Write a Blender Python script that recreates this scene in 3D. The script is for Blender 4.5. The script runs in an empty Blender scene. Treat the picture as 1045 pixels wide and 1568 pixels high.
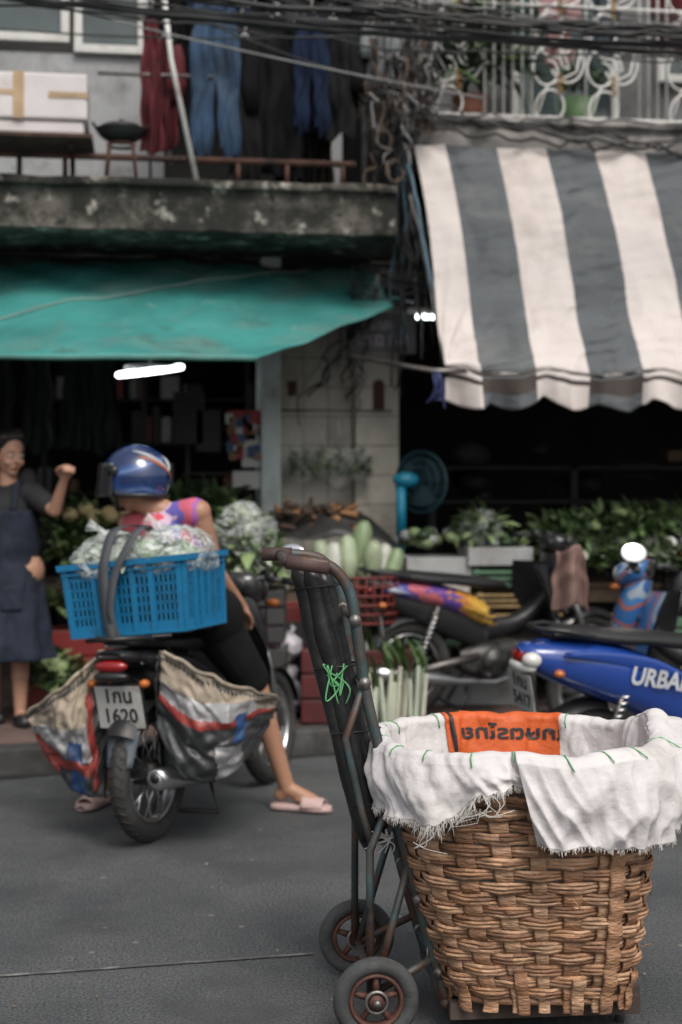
import bpy, math, random
from mathutils import Vector, Matrix, noise
R=random.Random(7)
sc=bpy.context.scene
rad=math.radians
V=Vector
def nz(x,y=0,z=0): return noise.noise(V((x,y,z)))
# ---------- survey helpers: camera at (0,0,1.5); convert a measured bearing + real distance to metres
CAMH=1.5; FP=2178.0
def S(x,y,d): return V(((x-522.5)/FP*d, d, CAMH-(y-735)/FP*d))
FR=rad(8); FO=V((0,9.6,0))
FM=Matrix.Translation(FO)@Matrix.Rotation(FR,4,'Z')
FRi=Matrix.Rotation(-FR,3,'Z')
def fl(x,y,v):
    c=FRi@(V((0,0,CAMH))-FO); d=FRi@V(((x-522.5)/FP,1,-(y-735)/FP))
    t=(v-c.y)/d.y
    return c+d*t
# ---------- mesh builder
class MB:
    def __init__(s,M=None): s.v=[];s.f=[];s.m=[];s.s=[];s.M=M or Matrix.Identity(4)
    def add(s,vs,fs,mi=0,sm=True):
        o=len(s.v);M=s.M
        for p in vs: s.v.append((M@V(p))[:])
        for k,f in enumerate(fs):
            s.f.append([o+i for i in f]); s.m.append(mi if isinstance(mi,int) else mi[k]); s.s.append(sm)
    def box(s,c,sz,mi=0,rot=None):
        hx,hy,hz=[a/2 for a in sz]
        vs=[V((x,y,z)) for x in(-hx,hx) for y in(-hy,hy) for z in(-hz,hz)]
        if rot: 
            Rm=Matrix.Rotation(rot[2],3,'Z')@Matrix.Rotation(rot[1],3,'Y')@Matrix.Rotation(rot[0],3,'X')
            vs=[Rm@v for v in vs]
        vs=[v+V(c) for v in vs]
        s.add(vs,[(0,1,3,2),(4,6,7,5),(0,4,5,1),(2,3,7,6),(0,2,6,4),(1,5,7,3)],mi,False)
    def b2(s,x0,x1,y0,y1,z0,z1,mi=0): s.box(((x0+x1)/2,(y0+y1)/2,(z0+z1)/2),(abs(x1-x0),abs(y1-y0),abs(z1-z0)),mi)
    def tube(s,pts,r,mi=0,n=8,closed=False,flat=None):
        pts=[V(p) for p in pts]; N=len(pts)
        if N<2: return
        rs=r if isinstance(r,(list,tuple)) else [r]*N
        T=[]
        for i in range(N):
            a=pts[(i-1)%N] if (closed or i>0) else pts[i]
            b=pts[(i+1)%N] if (closed or i<N-1) else pts[i]
            t=(b-a); T.append(t.normalized() if t.length>1e-9 else V((0,0,1)))
        up=V((0,0,1)) if abs(T[0].z)<.9 else V((1,0,0))
        nrm=(up-T[0]*up.dot(T[0])).normalized()
        vs=[];fs=[]
        for i in range(N):
            nrm=(nrm-T[i]*nrm.dot(T[i])).normalized(); bn=T[i].cross(nrm)
            for k in range(n):
                a=2*math.pi*k/n
                fx,fy=(flat if flat else (1,1))
                vs.append(pts[i]+nrm*math.cos(a)*rs[i]*fx+bn*math.sin(a)*rs[i]*fy)
        L=N if closed else N-1
        for i in range(L):
            j=(i+1)%N
            for k in range(n):
                l=(k+1)%n
                fs.append((i*n+k,i*n+l,j*n+l,j*n+k))
        if not closed:
            fs.append(tuple(reversed(range(n)))); fs.append(tuple((N-1)*n+k for k in range(n)))
        s.add(vs,fs,mi)
    def ell(s,c,r,mi=0,nu=16,nv=10,rot=None,fn=None):
        vs=[];fs=[];c=V(c)
        for j in range(nv+1):
            ph=math.pi*j/nv
            for i in range(nu):
                th=2*math.pi*i/nu
                p=V((r[0]*math.sin(ph)*math.cos(th),r[1]*math.sin(ph)*math.sin(th),r[2]*math.cos(ph)))
                if fn: p=p*fn(th,ph)
                if rot is not None: p=rot@p
                vs.append(c+p)
        for j in range(nv):
            for i in range(nu):
                k=(i+1)%nu
                fs.append((j*nu+i,(j+1)*nu+i,(j+1)*nu+k,j*nu+k))
        s.add(vs,fs,mi)
    def cap(s,a,b,ra,rb,mi=0,n=14):
        a=V(a);b=V(b);d=(b-a);L=d.length;t=d/L if L>1e-6 else V((0,0,1))
        pts=[];rs=[]
        for k in range(5):
            q=math.pi/2*(1-k/5); pts.append(a-t*ra*math.sin(q)); rs.append(max(ra*math.cos(q),ra*.05))
        pts.append(a);rs.append(ra);pts.append(b);rs.append(rb)
        for k in range(1,6):
            q=math.pi/2*k/5; pts.append(b+t*rb*math.sin(q)); rs.append(max(rb*math.cos(q),rb*.05))
        s.tube(pts,rs,mi,n)
    def grid(s,fn,nu,nv,mi=0,cu=False,sm=True):
        vs=[fn(i/nu,j/nv) for j in range(nv+1) for i in range(nu+(0 if cu else 1))]
        w=nu if cu else nu+1
        fs=[];ms=[]
        for j in range(nv):
            for i in range(nu):
                k=(i+1)%w
                fs.append((j*w+i,j*w+k,(j+1)*w+k,(j+1)*w+i))
                ms.append(mi((i+.5)/nu,(j+.5)/nv) if callable(mi) else mi)
        s.add(vs,fs,ms,sm)
    def loftx(s,secs,mi=0,n=18,e=2.4,yo=0):
        vs=[];fs=[]
        P=[]
        for i in range(len(secs)-1):
            p0=secs[max(i-1,0)];p1=secs[i];p2=secs[i+1];p3=secs[min(i+2,len(secs)-1)]
            for k in range(4):
                t=k/4
                P.append([0.5*((2*b)+(-a+c)*t+(2*a-5*b+4*c-d)*t*t+(-a+3*b-3*c+d)*t**3) for a,b,c,d in zip(p0,p1,p2,p3)])
        P.append(list(secs[-1]))
        for (x,z,hw,hh) in P:
            hw=max(hw,.003);hh=max(hh,.003)
            for k in range(n):
                a=2*math.pi*k/n;c=math.cos(a);q=math.sin(a)
                vs.append((x,yo+hw*math.copysign(abs(c)**(2/e),c),z+hh*math.copysign(abs(q)**(2/e),q)))
        for i in range(len(P)-1):
            for k in range(n):
                l=(k+1)%n; fs.append((i*n+k,i*n+l,(i+1)*n+l,(i+1)*n+k))
        fs.append(tuple(range(n))); fs.append(tuple(reversed([(len(P)-1)*n+k for k in range(n)])))
        s.add(vs,fs,mi)
    def torus(s,c,RR,rr,mi=0,nu=40,nv=10,ry=None,axis='y'):
        ry=ry or rr;c=V(c)
        def f(u,v):
            a=2*math.pi*u;b=2*math.pi*v
            q=RR+rr*math.cos(b);w=ry*math.sin(b)
            if axis=='y': p=V((q*math.cos(a),w,q*math.sin(a)))
            elif axis=='x': p=V((w,q*math.cos(a),q*math.sin(a)))
            else: p=V((q*math.cos(a),q*math.sin(a),w))
            return c+p
        s.grid(f,nu,nv,mi,cu=True)
    def obj(s,name,mats,parent=None,bevel=0,solid=0,sub=0,remesh=0,smooth=0,M=None):
        me=bpy.data.meshes.new(name); me.from_pydata(s.v,[],s.f)
        if not isinstance(mats,(list,tuple)): mats=[mats]
        for m in mats: me.materials.append(m)
        me.polygons.foreach_set('material_index',s.m); me.polygons.foreach_set('use_smooth',s.s); me.update()
        o=bpy.data.objects.new(name,me); sc.collection.objects.link(o)
        if parent: o.parent=parent
        if M: o.matrix_local=M
        if remesh:
            m=o.modifiers.new('r','REMESH');m.mode='VOXEL';m.voxel_size=remesh;m.use_smooth_shade=True
            if smooth: m=o.modifiers.new('s','SMOOTH');m.iterations=smooth;m.factor=.6
        if solid: m=o.modifiers.new('so','SOLIDIFY');m.thickness=solid;m.offset=0
        if sub: m=o.modifiers.new('su','SUBSURF');m.levels=sub;m.render_levels=sub
        if bevel: m=o.modifiers.new('b','BEVEL');m.width=bevel;m.segments=2;m.limit_method='ANGLE';m.angle_limit=rad(40)
        return o
def empty(name,M=None,parent=None):
    o=bpy.data.objects.new(name,None); sc.collection.objects.link(o); o.empty_display_size=.1
    if M: o.matrix_world=M
    if parent: o.parent=parent
    return o
# ---------- materials
def M_(name,col,rough=.6,metal=0,var=.2,scale=6,bump=.15,bscale=60,dirt=None,spec=.5,alpha=1,coat=0,stretch=None,trans=0,bdist=.01):
    m=bpy.data.materials.new(name);m.use_nodes=True;nt=m.node_tree;N=nt.nodes;L=nt.links
    b=N['Principled BSDF'];b.inputs['Roughness'].default_value=rough;b.inputs['Metallic'].default_value=metal
    b.inputs['Specular IOR Level'].default_value=spec;b.inputs['Coat Weight'].default_value=coat
    b.inputs['Alpha'].default_value=alpha;b.inputs['Transmission Weight'].default_value=trans
    tc=N.new('ShaderNodeTexCoord');src=tc.outputs['Object']
    if stretch:
        mp=N.new('ShaderNodeMapping');mp.inputs['Scale'].default_value=stretch;L.new(src,mp.inputs['Vector']);src=mp.outputs[0]
    n=N.new('ShaderNodeTexNoise');n.inputs['Scale'].default_value=scale;n.inputs['Detail'].default_value=6;L.new(src,n.inputs['Vector'])
    r=N.new('ShaderNodeValToRGB');r.color_ramp.elements[0].position=.3;r.color_ramp.elements[1].position=.7
    c0=[max(0,x*(1-var)) for x in col];c1=[min(1,x*(1+var)) for x in col]
    r.color_ramp.elements[0].color=(*c0,1);r.color_ramp.elements[1].color=(*c1,1);L.new(n.outputs['Fac'],r.inputs['Fac'])
    out=r.outputs['Color']
    for d in (dirt or []):
        dc,ds,lo,hi=d
        n2=N.new('ShaderNodeTexNoise');n2.inputs['Scale'].default_value=ds;n2.inputs['Detail'].default_value=8;n2.inputs['Roughness'].default_value=.65;L.new(src,n2.inputs['Vector'])
        mr=N.new('ShaderNodeMapRange');mr.inputs['From Min'].default_value=lo;mr.inputs['From Max'].default_value=hi;L.new(n2.outputs['Fac'],mr.inputs['Value'])
        mx=N.new('ShaderNodeMix');mx.data_type='RGBA';L.new(mr.outputs[0],mx.inputs['Factor']);L.new(out,mx.inputs['A']);mx.inputs['B'].default_value=(*dc,1);out=mx.outputs['Result']
    L.new(out,b.inputs['Base Color'])
    if bump:
        n3=N.new('ShaderNodeTexNoise');n3.inputs['Scale'].default_value=bscale;n3.inputs['Detail'].default_value=5;L.new(src,n3.inputs['Vector'])
        bp=N.new('ShaderNodeBump');bp.inputs['Strength'].default_value=bump;bp.inputs['Distance'].default_value=bdist;L.new(n3.outputs['Fac'],bp.inputs['Height']);L.new(bp.outputs[0],b.inputs['Normal'])
    return m
def Mramp(name,cols,scale=5,rough=.35,coat=0,stretch=(1,1,1),dist=1.5,axis=None,x0=0,x1=1,amt=.3,interp='CONSTANT'):
    """bands of colour following noise, or following one object axis disturbed by noise"""
    m=M_(name,cols[0],rough,coat=coat,bump=.03);nt=m.node_tree;N=nt.nodes;L=nt.links;b=N['Principled BSDF']
    tc=N.new('ShaderNodeTexCoord')
    mp=N.new('ShaderNodeMapping');mp.inputs['Scale'].default_value=stretch;L.new(tc.outputs['Object'],mp.inputs['Vector'])
    n=N.new('ShaderNodeTexNoise');n.inputs['Scale'].default_value=scale;n.inputs['Detail'].default_value=1;n.inputs['Distortion'].default_value=dist;L.new(mp.outputs[0],n.inputs['Vector'])
    r=N.new('ShaderNodeValToRGB');r.color_ramp.interpolation=interp
    el=r.color_ramp.elements
    while len(el)<len(cols): el.new(.5)
    k_=len(cols)
    for i,c in enumerate(cols):
        el[i].position=(0 if i==0 else .32+.36*i/k_) if axis is None else i/k_
        el[i].color=(*c,1)
    if axis is None: L.new(n.outputs['Fac'],r.inputs['Fac'])
    else:
        sp=N.new('ShaderNodeSeparateXYZ');L.new(tc.outputs['Object'],sp.inputs[0])
        mr=N.new('ShaderNodeMapRange');mr.inputs['From Min'].default_value=x0;mr.inputs['From Max'].default_value=x1;L.new(sp.outputs[axis],mr.inputs['Value'])
        m1=N.new('ShaderNodeMath');m1.operation='MULTIPLY_ADD';m1.inputs[1].default_value=amt*2;m1.inputs[2].default_value=-amt;L.new(n.outputs['Fac'],m1.inputs[0])
        m2=N.new('ShaderNodeMath');m2.operation='ADD';L.new(mr.outputs[0],m2.inputs[0]);L.new(m1.outputs[0],m2.inputs[1]);L.new(m2.outputs[0],r.inputs['Fac'])
    L.new(r.outputs['Color'],b.inputs['Base Color'])
    return m
def emis(name,col,st):
    m=bpy.data.materials.new(name);m.use_nodes=True;N=m.node_tree.nodes;b=N['Principled BSDF']
    b.inputs['Emission Color'].default_value=(*col,1);b.inputs['Emission Strength'].default_value=st;return m
def plastic_film(name,tint=(.85,.9,.88),amt=.35):
    m=bpy.data.materials.new(name);m.use_nodes=True;nt=m.node_tree;N=nt.nodes;L=nt.links
    b=N['Principled BSDF'];b.inputs['Base Color'].default_value=(*tint,1);b.inputs['Roughness'].default_value=.2
    t=N.new('ShaderNodeBsdfTransparent');mx=N.new('ShaderNodeMixShader')
    n=N.new('ShaderNodeTexNoise');n.inputs['Scale'].default_value=18;n.inputs['Detail'].default_value=4;n.inputs['Distortion'].default_value=.8
    mr=N.new('ShaderNodeMapRange');mr.inputs['From Min'].default_value=.38;mr.inputs['From Max'].default_value=.70;mr.inputs['To Min'].default_value=amt*.3;mr.inputs['To Max'].default_value=min(1,amt*1.8)
    L.new(n.outputs['Fac'],mr.inputs['Value']);L.new(mr.outputs[0],mx.inputs[0]);L.new(t.outputs[0],mx.inputs[1]);L.new(b.outputs[0],mx.inputs[2])
    bp=N.new('ShaderNodeBump');bp.inputs['Strength'].default_value=.7;bp.inputs['Distance'].default_value=.03;L.new(n.outputs['Fac'],bp.inputs['Height']);L.new(bp.outputs[0],b.inputs['Normal'])
    L.new(mx.outputs[0],N['Material Output'].inputs['Surface']);return m
blk=M_('black_plastic',(.014,.014,.015),.42,var=.3)
rub=M_('rubber',(.022,.022,.022),.8,var=.3,bump=.3,bscale=120,dirt=[((.085,.08,.07),7,.5,.8)])
chrome=M_('dull_chrome',(.55,.55,.55),.28,1,var=.2,bump=.03)
steel=M_('dirty_steel',(.20,.19,.18),.45,.8,var=.35,dirt=[((.06,.04,.03),9,.5,.7)])
eng=M_('engine_alloy',(.09,.09,.09),.45,.7,var=.4,dirt=[((.02,.018,.015),7,.42,.62)])
redl=M_('tail_light_red',(.22,.008,.008),.15,coat=.5,bump=0)
clearl=M_('lens_clear',(.6,.6,.57),.1,coat=.8,bump=0)
mirr=M_('mirror_glass',(.9,.9,.9),.05,1,var=.02,bump=0)
whitep=M_('plate_white',(.40,.40,.38),.4,var=.1,dirt=[((.20,.18,.16),8,.48,.78)])
inkm=M_('ink_black',(.015,.015,.02),.5,bump=0)
skin=M_('skin',(.36,.19,.12),.5,var=.12,scale=9,bump=.05)
skin2=M_('skin_face',(.40,.22,.15),.5,var=.1,scale=9,bump=.05)
hairm=M_('hair',(.012,.01,.009),.5,var=.4,scale=40,bump=.5,bscale=90,stretch=(1,1,.2))
def text_verts(txt,size,offs=0):
    cu=bpy.data.curves.new('t','FONT');cu.body=txt;cu.size=size;cu.align_x='CENTER';cu.align_y='CENTER';cu.offset=offs;cu.resolution_u=3
    o=bpy.data.objects.new('t',cu);sc.collection.objects.link(o);bpy.context.view_layer.update()
    dg=bpy.context.evaluated_depsgraph_get();me=bpy.data.meshes.new_from_object(o.evaluated_get(dg))
    vs=[v.co.copy() for v in me.vertices];fs=[tuple(p.vertices) for p in me.polygons]
    bpy.data.objects.remove(o);bpy.data.meshes.remove(me);bpy.data.curves.remove(cu)
    return vs,fs
# =================== WORLD / CAMERA
w=bpy.data.worlds.new('World');sc.world=w;w.use_nodes=True
N=w.node_tree.nodes;L=w.node_tree.links
sky=N.new('ShaderNodeTexSky');sky.sky_type='NISHITA';sky.sun_disc=False;sky.sun_elevation=rad(52);sky.sun_rotation=rad(160);sky.dust_density=6;sky.air_density=1.1
hs=N.new('ShaderNodeHueSaturation');hs.inputs['Saturation'].default_value=.28
L.new(sky.outputs[0],hs.inputs['Color']);L.new(hs.outputs[0],N['Background'].inputs['Color']);N['Background'].inputs['Strength'].default_value=.15
sl=bpy.data.lights.new('sun','SUN');sl.energy=1.5;sl.angle=rad(26);sl.color=(1,.93,.84)
so=bpy.data.objects.new('sun',sl);sc.collection.objects.link(so)
el=rad(52);az=rad(160)
sd=V((math.sin(az)*math.cos(el),math.cos(az)*math.cos(el),math.sin(el)))
so.rotation_euler=sd.to_track_quat('Z','Y').to_euler()
cam=bpy.data.cameras.new('camera');co=bpy.data.objects.new('camera',cam);sc.collection.objects.link(co)
co.location=(0,0,CAMH);co.rotation_euler=(rad(90),0,0);cam.sensor_fit='VERTICAL';cam.sensor_height=36;cam.lens=50;cam.shift_y=-49/1568
cam.clip_end=500;cam.dof.use_dof=True;cam.dof.focus_distance=3.8;cam.dof.aperture_fstop=2.2
sc.camera=co
sc.view_settings.view_transform='Standard';sc.view_settings.look='None';sc.view_settings.exposure=0
# =================== GROUND
asph=bpy.data.materials.new('asphalt');asph.use_nodes=True
nt=asph.node_tree;N=nt.nodes;L=nt.links;b=N['Principled BSDF'];tc=N.new('ShaderNodeTexCoord')
def noi(sc_,det=4,r=.5):
    n=N.new('ShaderNodeTexNoise');n.inputs['Scale'].default_value=sc_;n.inputs['Detail'].default_value=det;n.inputs['Roughness'].default_value=r;L.new(tc.outputs['Object'],n.inputs['Vector']);return n
n1=noi(.9,8,.72);n2=noi(110,4,.7);n3=noi(7,8,.7)
r1=N.new('ShaderNodeValToRGB');r1.color_ramp.elements[0].position=.34;r1.color_ramp.elements[0].color=(.050,.055,.059,1);r1.color_ramp.elements[1].position=.66;r1.color_ramp.elements[1].color=(.094,.098,.100,1);L.new(n1.outputs[0],r1.inputs[0])
r2=N.new('ShaderNodeValToRGB');r2.color_ramp.elements[0].position=.35;r2.color_ramp.elements[0].color=(.25,.25,.25,1);r2.color_ramp.elements[1].position=.66;r2.color_ramp.elements[1].color=(1.8,1.8,1.8,1);L.new(n2.outputs[0],r2.inputs[0])
mu=N.new('ShaderNodeMix');mu.data_type='RGBA';mu.blend_type='MULTIPLY';mu.inputs['Factor'].default_value=1;L.new(r1.outputs[0],mu.inputs['A']);L.new(r2.outputs[0],mu.inputs['B'])
r3=N.new('ShaderNodeMapRange');r3.inputs['From Min'].default_value=.56;r3.inputs['From Max'].default_value=.70;r3.inputs['To Max'].default_value=.5;L.new(n3.outputs[0],r3.inputs['Value'])
m2=N.new('ShaderNodeMix');m2.data_type='RGBA';L.new(r3.outputs[0],m2.inputs['Factor']);L.new(mu.outputs['Result'],m2.inputs['A']);m2.inputs['B'].default_value=(.125,.12,.112,1)
vo=N.new('ShaderNodeTexVoronoi');vo.inputs['Scale'].default_value=9;L.new(tc.outputs['Object'],vo.inputs['Vector'])
r4=N.new('ShaderNodeMapRange');r4.inputs['From Min'].default_value=.12;r4.inputs['From Max'].default_value=.05;r4.inputs['To Max'].default_value=.9;L.new(vo.outputs['Distance'],r4.inputs['Value'])
sx=N.new('ShaderNodeSeparateColor');L.new(vo.outputs['Color'],sx.inputs[0])
gt=N.new('ShaderNodeMath');gt.operation='GREATER_THAN';gt.inputs[1].default_value=.72;L.new(sx.outputs[0],gt.inputs[0])
mm=N.new('ShaderNodeMath');mm.operation='MULTIPLY';L.new(r4.outputs[0],mm.inputs[0]);L.new(gt.outputs[0],mm.inputs[1])
m3=N.new('ShaderNodeMix');m3.data_type='RGBA';L.new(mm.outputs[0],m3.inputs['Factor']);L.new(m2.outputs['Result'],m3.inputs['A']);m3.inputs['B'].default_value=(.22,.205,.19,1)
n5=noi(1.7,7,.65);r5=N.new('ShaderNodeMapRange');r5.inputs['From Min'].default_value=.50;r5.inputs['From Max'].default_value=.66;r5.inputs['To Max'].default_value=.6;L.new(n5.outputs[0],r5.inputs['Value'])
m4=N.new('ShaderNodeMix');m4.data_type='RGBA';L.new(r5.outputs[0],m4.inputs['Factor']);L.new(m3.outputs['Result'],m4.inputs['A']);m4.inputs['B'].default_value=(.040,.043,.045,1)
L.new(m4.outputs['Result'],b.inputs['Base Color']);b.inputs['Roughness'].default_value=.72
bp=N.new('ShaderNodeBump');bp.inputs['Strength'].default_value=.8;bp.inputs['Distance'].default_value=.006;L.new(n2.outputs[0],bp.inputs['Height']);L.new(bp.outputs[0],b.inputs['Normal'])
mb=MB();mb.add([(-150,-150,0),(150,-150,0),(150,150,0),(-150,150,0)],[(0,1,2,3)],0,False);mb.obj('road',asph)
pav=M_('pavement_tiles',(.13,.085,.075),.8,var=.35,scale=3,dirt=[((.05,.045,.04),4,.45,.7)])
kb=M_('kerb_stone',(.055,.053,.052),.8,var=.35,scale=8,dirt=[((.02,.02,.018),5,.42,.65)])
ks=.36
def ky(x): return 7.2+(x+1.72)*ks
mb=MB()
def kpoly(y0,y1,z0,z1,mi):
    a,bx=-12,12
    vs=[(a,ky(a)+y0,z0),(bx,ky(bx)+y0,z0),(bx,ky(bx)+y1,z0),(a,ky(a)+y1,z0)]
    vs+=[(p[0],p[1],z1) for p in vs]
    mb.add(vs,[(0,1,5,4),(1,2,6,5),(2,3,7,6),(3,0,4,7),(4,5,6,7),(3,2,1,0)],mi,False)
kpoly(.18,22,-.05,.13,0);mb.obj('pavement',pav)
mb=MB()
x=-8.
while x<9:
    x1=x+.98
    vs=[(x,ky(x),0-.05),(x1,ky(x1),-.05),(x1,ky(x1)+.178,-.05),(x,ky(x)+.178,-.05)]
    vs+=[(p[0],p[1]+(.012 if k<2 else 0),.134) for k,p in enumerate(vs)]
    mb.add(vs,[(0,1,5,4),(1,2,6,5),(2,3,7,6),(3,0,4,7),(4,5,6,7)],0,False); x+=1.0
mb.obj('kerb',kb,bevel=.012)
gut=M_('gutter_grime',(.02,.02,.019),.7,var=.5,scale=5)
mb=MB();mb.grid(lambda u,v:V((-8+17*u,ky(-8+17*u)-.16*(v)*(0.6+.5*nz(u*40)),.004)),80,1,0);mb.obj('gutter',gut)
lm=M_('worn_paint',(.20,.20,.19),.7,var=.3,scale=30,dirt=[((.085,.088,.09),12,.40,.52)])
mb=MB()
def gp(x,y): d=FP*CAMH/(y-735); return V(((x-522.5)/FP*d,d,.005))
a=gp(-400,1525);b_=gp(480,1462)
mb.grid(lambda u,v:a.lerp(b_,u)+V((0,(.5-v)*-.018*(1+.5*nz(u*60)),0)),60,1,0);mb.obj('road_marking',lm)
lit=M_('dry_leaf',(.2,.14,.07),.8);litw=M_('paper_scrap',(.4,.4,.38),.8)
mb=MB()
for i in range(80):
    q=V((R.uniform(-2,2),R.uniform(3.6,7.0),.006));s_=R.uniform(.003,.010);a_=R.uniform(0,6)
    vs=[q+V((math.cos(a_+k*1.57)*s_*(1 if k%2 else .5),math.sin(a_+k*1.57)*s_,R.uniform(0,.006))) for k in range(4)]
    mb.add(vs,[(0,1,2,3)],0 if R.random()<.6 else 1,False)
mb.obj('street_litter',[lit,litw])
# =================== SHOPHOUSES
moss=M_('mossy_concrete',(.12,.11,.095),.9,var=.4,scale=5,bump=.6,bscale=25,dirt=[((.016,.017,.013),3.2,.40,.56),((.36,.34,.30),6,.57,.65),((.02,.021,.016),13,.50,.62)])
moss2=M_('stained_concrete',(.30,.285,.27),.9,var=.3,scale=5,bump=.6,bscale=25,dirt=[((.05,.05,.045),3.2,.47,.64),((.03,.03,.025),9,.57,.72)])
plast=M_('stained_plaster',(.32,.33,.34),.85,var=.15,scale=3,dirt=[((.12,.11,.10),2.5,.50,.75),((.05,.045,.04),8,.60,.75)])
tile=M_('tiled_wall',(.50,.48,.42),.5,var=.1,scale=4,dirt=[((.13,.11,.085),2.2,.48,.74)])
tileb=M_('painted_pillar',(.45,.52,.53),.6,var=.1,dirt=[((.12,.12,.1),3,.5,.8)])
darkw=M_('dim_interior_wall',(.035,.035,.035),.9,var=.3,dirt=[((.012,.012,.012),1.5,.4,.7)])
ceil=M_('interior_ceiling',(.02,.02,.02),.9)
wfr=M_('window_frame_white',(.55,.55,.53),.5,dirt=[((.25,.23,.2),6,.5,.8)])
glass=M_('window_glass',(.05,.07,.07),.12,var=.4,scale=2,bump=0,coat=.3)
rust=M_('rusty_pipe',(.10,.05,.035),.7,.3,var=.5,scale=12,dirt=[((.03,.02,.02),6,.45,.6)])
grout=M_('grout',(.15,.14,.12),.9)
H1=empty('shophouse',FM);H2=empty('shophouse',FM)
zt=fl(300,276,-1).z;zb=fl(300,354,-1).z;ue=fl(608,300,-1).x
mb=MB()
def slab(mb,u0,u1,v0,v1,z0,z1,amp=.012,n=120):
    prof=[(v1,z0),(v0+.0,z0),(v0-.0,z0+.02),(v0,z1-.05),(v0-.03,z1-.045),(v0-.03,z1),(v1,z1)]
    def f(a,b):
        k=b*(len(prof)-1);i=min(int(k),len(prof)-2);t=k-i
        v=prof[i][0]*(1-t)+prof[i+1][0]*t;z=prof[i][1]*(1-t)+prof[i+1][1]*t
        u=u0+(u1-u0)*a
        return V((u,v+amp*nz(u*7,z*9,v*3),z+amp*nz(u*5,v*4,z*6+9)))
    mb.grid(f,n,len(prof)*3-3,0)
    mb.add([(u1,a,b) for a,b in prof],[tuple(range(len(prof)))],0,False)
    mb.add([(u0,a,b) for a,b in prof],[tuple(reversed(range(len(prof))))],0,False)
slab(mb,-5.2,ue,-1.0,0.0,zb,zt);mb.obj('balcony_slab',moss,H1)
uA=fl(400,600,-.1).x;uA2=fl(431,600,-.1).x;uB=fl(545,600,0).x;uB2=fl(611,600,0).x
mb=MB();mb.b2(uA,uA2,-.10,.30,.13,2.98);mb.obj('pillar',tileb,H1,bevel=.01)
mb=MB();mb.b2(uA2+.002,uB-.002,.12,.32,.13,2.98);mb.b2(uB,uB2,0,.32,.13,2.98)
for k in range(1,14):
    z=.13+k*.2
    mb.b2(uB+.002,uB2-.002,-.003,.001,z,z+.006,1); mb.b2(uA2+.004,uB-.004,.117,.121,z,z+.006,1)
for k in range(1,4):
    uu=uA2+k*.17; mb.b2(uu,uu+.005,.1165,.1205,.14,2.9,1)
pq=fl(580,600,0)
mb.b2(pq.x-.04,pq.x+.04,-.006,.0,pq.z-.14,pq.z+.04,2);mb.ell((pq.x,-.002,pq.z+.045),(.04,.006,.04),2)
q=fl(448,595,.12);mb.box((q.x,.115,q.z),(.06,.03,.1),2)
mb.obj('tiled_front_wall',[tile,grout,M_('niche_dark_red',(.06,.02,.015),.7)],H1)
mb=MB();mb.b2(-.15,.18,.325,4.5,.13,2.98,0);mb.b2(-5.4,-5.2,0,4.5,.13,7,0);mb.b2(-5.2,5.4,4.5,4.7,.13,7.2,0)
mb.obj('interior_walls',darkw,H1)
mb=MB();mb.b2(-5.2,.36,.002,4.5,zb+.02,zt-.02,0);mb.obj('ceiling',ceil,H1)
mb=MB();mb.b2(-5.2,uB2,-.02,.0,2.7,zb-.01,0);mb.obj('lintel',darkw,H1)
uW=fl(228,100,0).x;uD=fl(562,100,0).x;zW=fl(150,84,0).z
mb=MB();mb.b2(-5.2,uW,0,.2,zt-.03,zW,0);mb.b2(uD,ue-.03,0,.2,zt-.03,5.6,0);mb.b2(-5.2,ue-.03,0,.2,5.6,7.2,0)
mb.b2(uW-.03,uW,0.001,.2,zW+.001,5.6,0)
mb.obj('upper_wall',plast,H1)
mb=MB();mb.b2(uW,uD,1.6,1.7,zt,5.6,0);mb.b2(-5.2,uD+.2,.202,1.6,5.4,5.5,0);mb.b2(uD+.02,uD+.1,.2,1.6,zt,5.4,0)
mb.b2(uW+.02,uW+.10,.06,.12,zt,5.4,1)
mb.b2(uD-.26,uD-.16,.06,.12,zt,5.4,1)
mb.obj('upper_room',[darkw,plast],H1)
mb=MB()
def window(u0,u1,z0,z1):
    t=.055
    mb.b2(u0,u0+t,-.05,.03,z0,z1);mb.b2(u1-t,u1,-.05,.03,z0,z1);mb.b2(u0+t,u1-t,-.05,.03,z0,z0+t);mb.b2(u0+t,u1-t,-.05,.03,z1-t,z1)
    mb.b2(u0+t,u1-t,-.01,0.0,z0+t,z1-t,1)
wu=[fl(-110,50,0).x,fl(107,50,0).x,fl(114,50,0).x,fl(238,50,0).x]
window(wu[0],wu[1],zW+.06,5.55);window(wu[2],wu[3]-.06,zW+.0,5.55)
for k in range(4): window(wu[0]-.95*(k+1),wu[0]-.95*k-.05,zW+.06,5.55)
mb.obj('window',[wfr,glass],H1,bevel=.006)
zt2=fl(840,182,-.7).z;zb2=fl(840,236,-.7).z;us=fl(642,200,-.7).x
mb=MB();slab(mb,us,5.2,-.7,.2,zb2,zt2,.014);mb.obj('balcony_slab',moss2,H2)
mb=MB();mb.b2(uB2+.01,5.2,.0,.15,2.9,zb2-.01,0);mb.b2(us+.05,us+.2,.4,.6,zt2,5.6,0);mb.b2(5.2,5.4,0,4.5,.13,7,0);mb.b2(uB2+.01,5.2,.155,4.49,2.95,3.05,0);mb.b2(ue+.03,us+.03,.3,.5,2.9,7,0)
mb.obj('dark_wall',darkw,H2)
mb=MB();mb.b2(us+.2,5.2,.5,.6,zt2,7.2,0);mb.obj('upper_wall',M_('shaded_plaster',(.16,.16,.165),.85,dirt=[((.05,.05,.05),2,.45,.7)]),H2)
mb=MB();mb.M=Matrix.Translation((0,.48,0));window(us+.9,us+1.7,zt2+.02,5.5);window(us+2.0,us+2.7,zt2+.6,5.5)
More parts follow.
